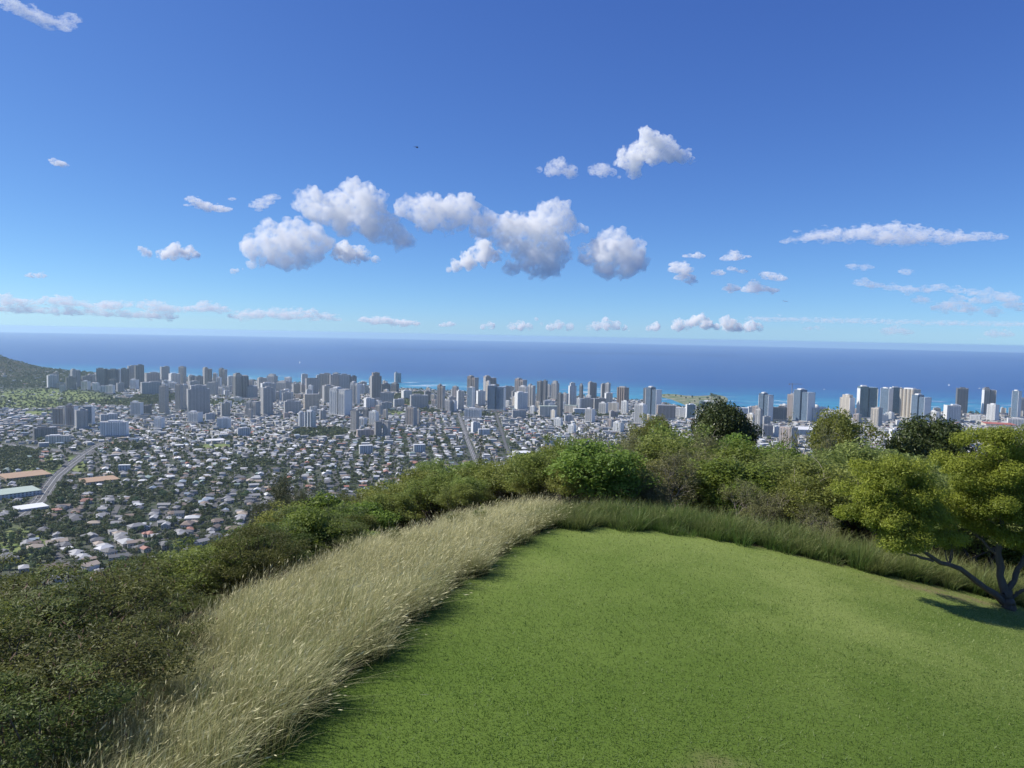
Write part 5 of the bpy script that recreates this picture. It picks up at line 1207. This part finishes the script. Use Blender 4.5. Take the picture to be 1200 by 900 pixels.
OWN = {(117, 493): 'broad white striped apartment block standing alone among low roofs', (218, 451): 'big broad grey slab with a stepped top, bulkiest tower of the inland group',
       (385, 454): 'pale twin slab tower with a bright white strip down its front', (433, 436): 'tallest brown-grey tower standing against the sea with a stepped crown', (571, 451): 'broad blue glass twin tower block seaward of the straight avenue',
       (722, 453): 'dark brown slab with pale vertical ribs standing against the sea', (757, 453): 'tall blue glass twin tower beside the lagoon and the green headland', (1056, 455): 'cream tower with tall rounded ribs catching the sun, brightest of its row',
       (1110, 501): 'wide mirrored blue glass office block low between two dark tree crowns', (512, 450): 'slender dark brown twin tower standing apart just before the straight avenue', (986, 462): 'cream and white tower with a narrower stepped crown near the ridge tree',
       (1007, 452): 'tall green glass tower with white framed ends, tallest of the harbour group', (820, 470): 'long curved green glass block in front of the headland', (349, 482): 'round white column-like wing of the striped white block above the park', (355, 482): 'white block with rounded vertical ribs just above the small wooded park'}
def label_city():
    it = []
    for root, st, sh, px, yt, yb, W, h, dist, lb in TOWERS:
        key = next((k for k in OWN if abs(k[0] - (px - (W * FPX / dist) / 2)) < 8 and abs(k[1] - yt) < 0.1 and any(float(t[0]) == k[0] and abs((float(t[0]) + float(t[1])) / 2 - px) < 0.01 for t in TSPEC)), None)
        if lb: continue
        if key: root['label'] = OWN[key]; continue
        size = 'tall ' if h > 95 else ('mid-height ' if h > 55 else 'low ')
        form = {'t': 'twin-shaft tower', 's': 'slab tower', 'w': 'broad block', 'c': 'round tower', 'r': 'ribbed tower', 'k': 'stepped tower'}
        f = next((form[c] for c in 'tcrkws' if c in sh), 'tower' if h > 32 else 'building')
        it.append((root, size + WORD[st] + ' ' + f, px, (yt + yb) / 2)); root['group'] = 'towers of the seaside city'
    autolabel(it, CITY, ('crater side of', 'headland side of', 'behind', 'in front of'))
    NEAR = CITY[2:5] + [('the white roof by the freeway', 28, 595), ('the green-roofed hall', 6, 578), ('the wooded patch', 15, 642), ('the round dark grove', 160, 612), ('the grey wispy tree', 335, 575), ('the bright slope bushes', 385, 600), ('the big brow shrubs', 110, 672), ('the small olive brow tree', 250, 648)] + CITY[6:]
    shp = {'hipped': 'hip-roofed house', 'gable': 'gabled house', 'ell': 'house with a side wing', 'flat': 'flat-roofed house'}
    it = []
    for root, kind, col, px, py, r in HOUSES:
        root['category'] = 'house'; root['group'] = 'houses on the valley floor'; it.append((root, col + ' ' + shp[kind], px, py))
    autolabel(it, NEAR, ('crater side of', 'slope side of', 'beyond', 'below'))
    kd = ['rounded', 'wide spreading', 'tall upright', 'compact', 'big-crowned']; it = []
    for root, k, px, py, r, s in CTREES:
        root['category'] = 'tree'; root['group'] = 'trees among the houses'; it.append((root, ('large ' if s > 1.15 else 'small ' if s < 0.85 else '') + kd[k] + ' green tree', px, py))
    autolabel(it, NEAR, ('crater side of', 'slope side of', 'beyond', 'below'))
label_city()
def label_plants():
    D = {'scrub': 'olive scrub tree', 'green': 'glossy green bush', 'feathery': 'pale feathery tree', 'haole': 'dark wild shrub', 'dark': 'dense dark dome-crowned tree', 'dry': 'half-bare grey dry bush', 'wispy': 'wispy grey-green tree', 'conifer': 'small pointed conifer'}
    marks = [('the yellow-green lawn tree', 1120, 590), ('the far lawn edge', 720, 600), ('the cane grass', 930, 620), ('the straw grass shoulder', 430, 625), ('the lower straw grass', 230, 740), ('the large dark dome tree', 850, 497), ('the ridge tree with bare branches', 988, 503),
             ('the pointed conifer', 566, 530), ('the bright slope bushes', 385, 600), ('the dark tree near the red roof', 1085, 520), ('the lower corner of the view', 40, 850), ('the hill brow', 240, 655)]
    it = []; used = set()
    own = {('dark', 850): 'largest dark dome-crowned tree standing above the ridge before the city', ('dark', 1085): 'dark dome-crowned tree standing nearest the red-roofed building', ('scrub', 988): 'olive tree with bare grey branches rising highest on the ridge', ('conifer', 566): 'small pointed conifer standing above the scrub below the straight avenue', ('dark', 797): 'low dark leafy tree crown just beside the largest dark dome tree'}
    for root, kind, x, y, w, h in PLANTS:
        z = gz(x, y); px, py, d = pix((x, y, z + h * 0.6)); tp = pix((x, y, z + h))[0]
        lb = next((v for (k, a), v in own.items() if k == kind and abs(tp - a) < 3), None)
        root['group'] = 'scrub on the hill slope'
        if lb and lb not in used: root['label'] = lb; used.add(lb); continue
        it.append((root, ('tall ' if h > 5.2 else 'low ' if h < 2.6 else '') + D[kind], px, py))
    autolabel(it, marks, ('crater side of', 'harbour side of', 'behind', 'in front of'), 1.0, 1.6)
label_plants()
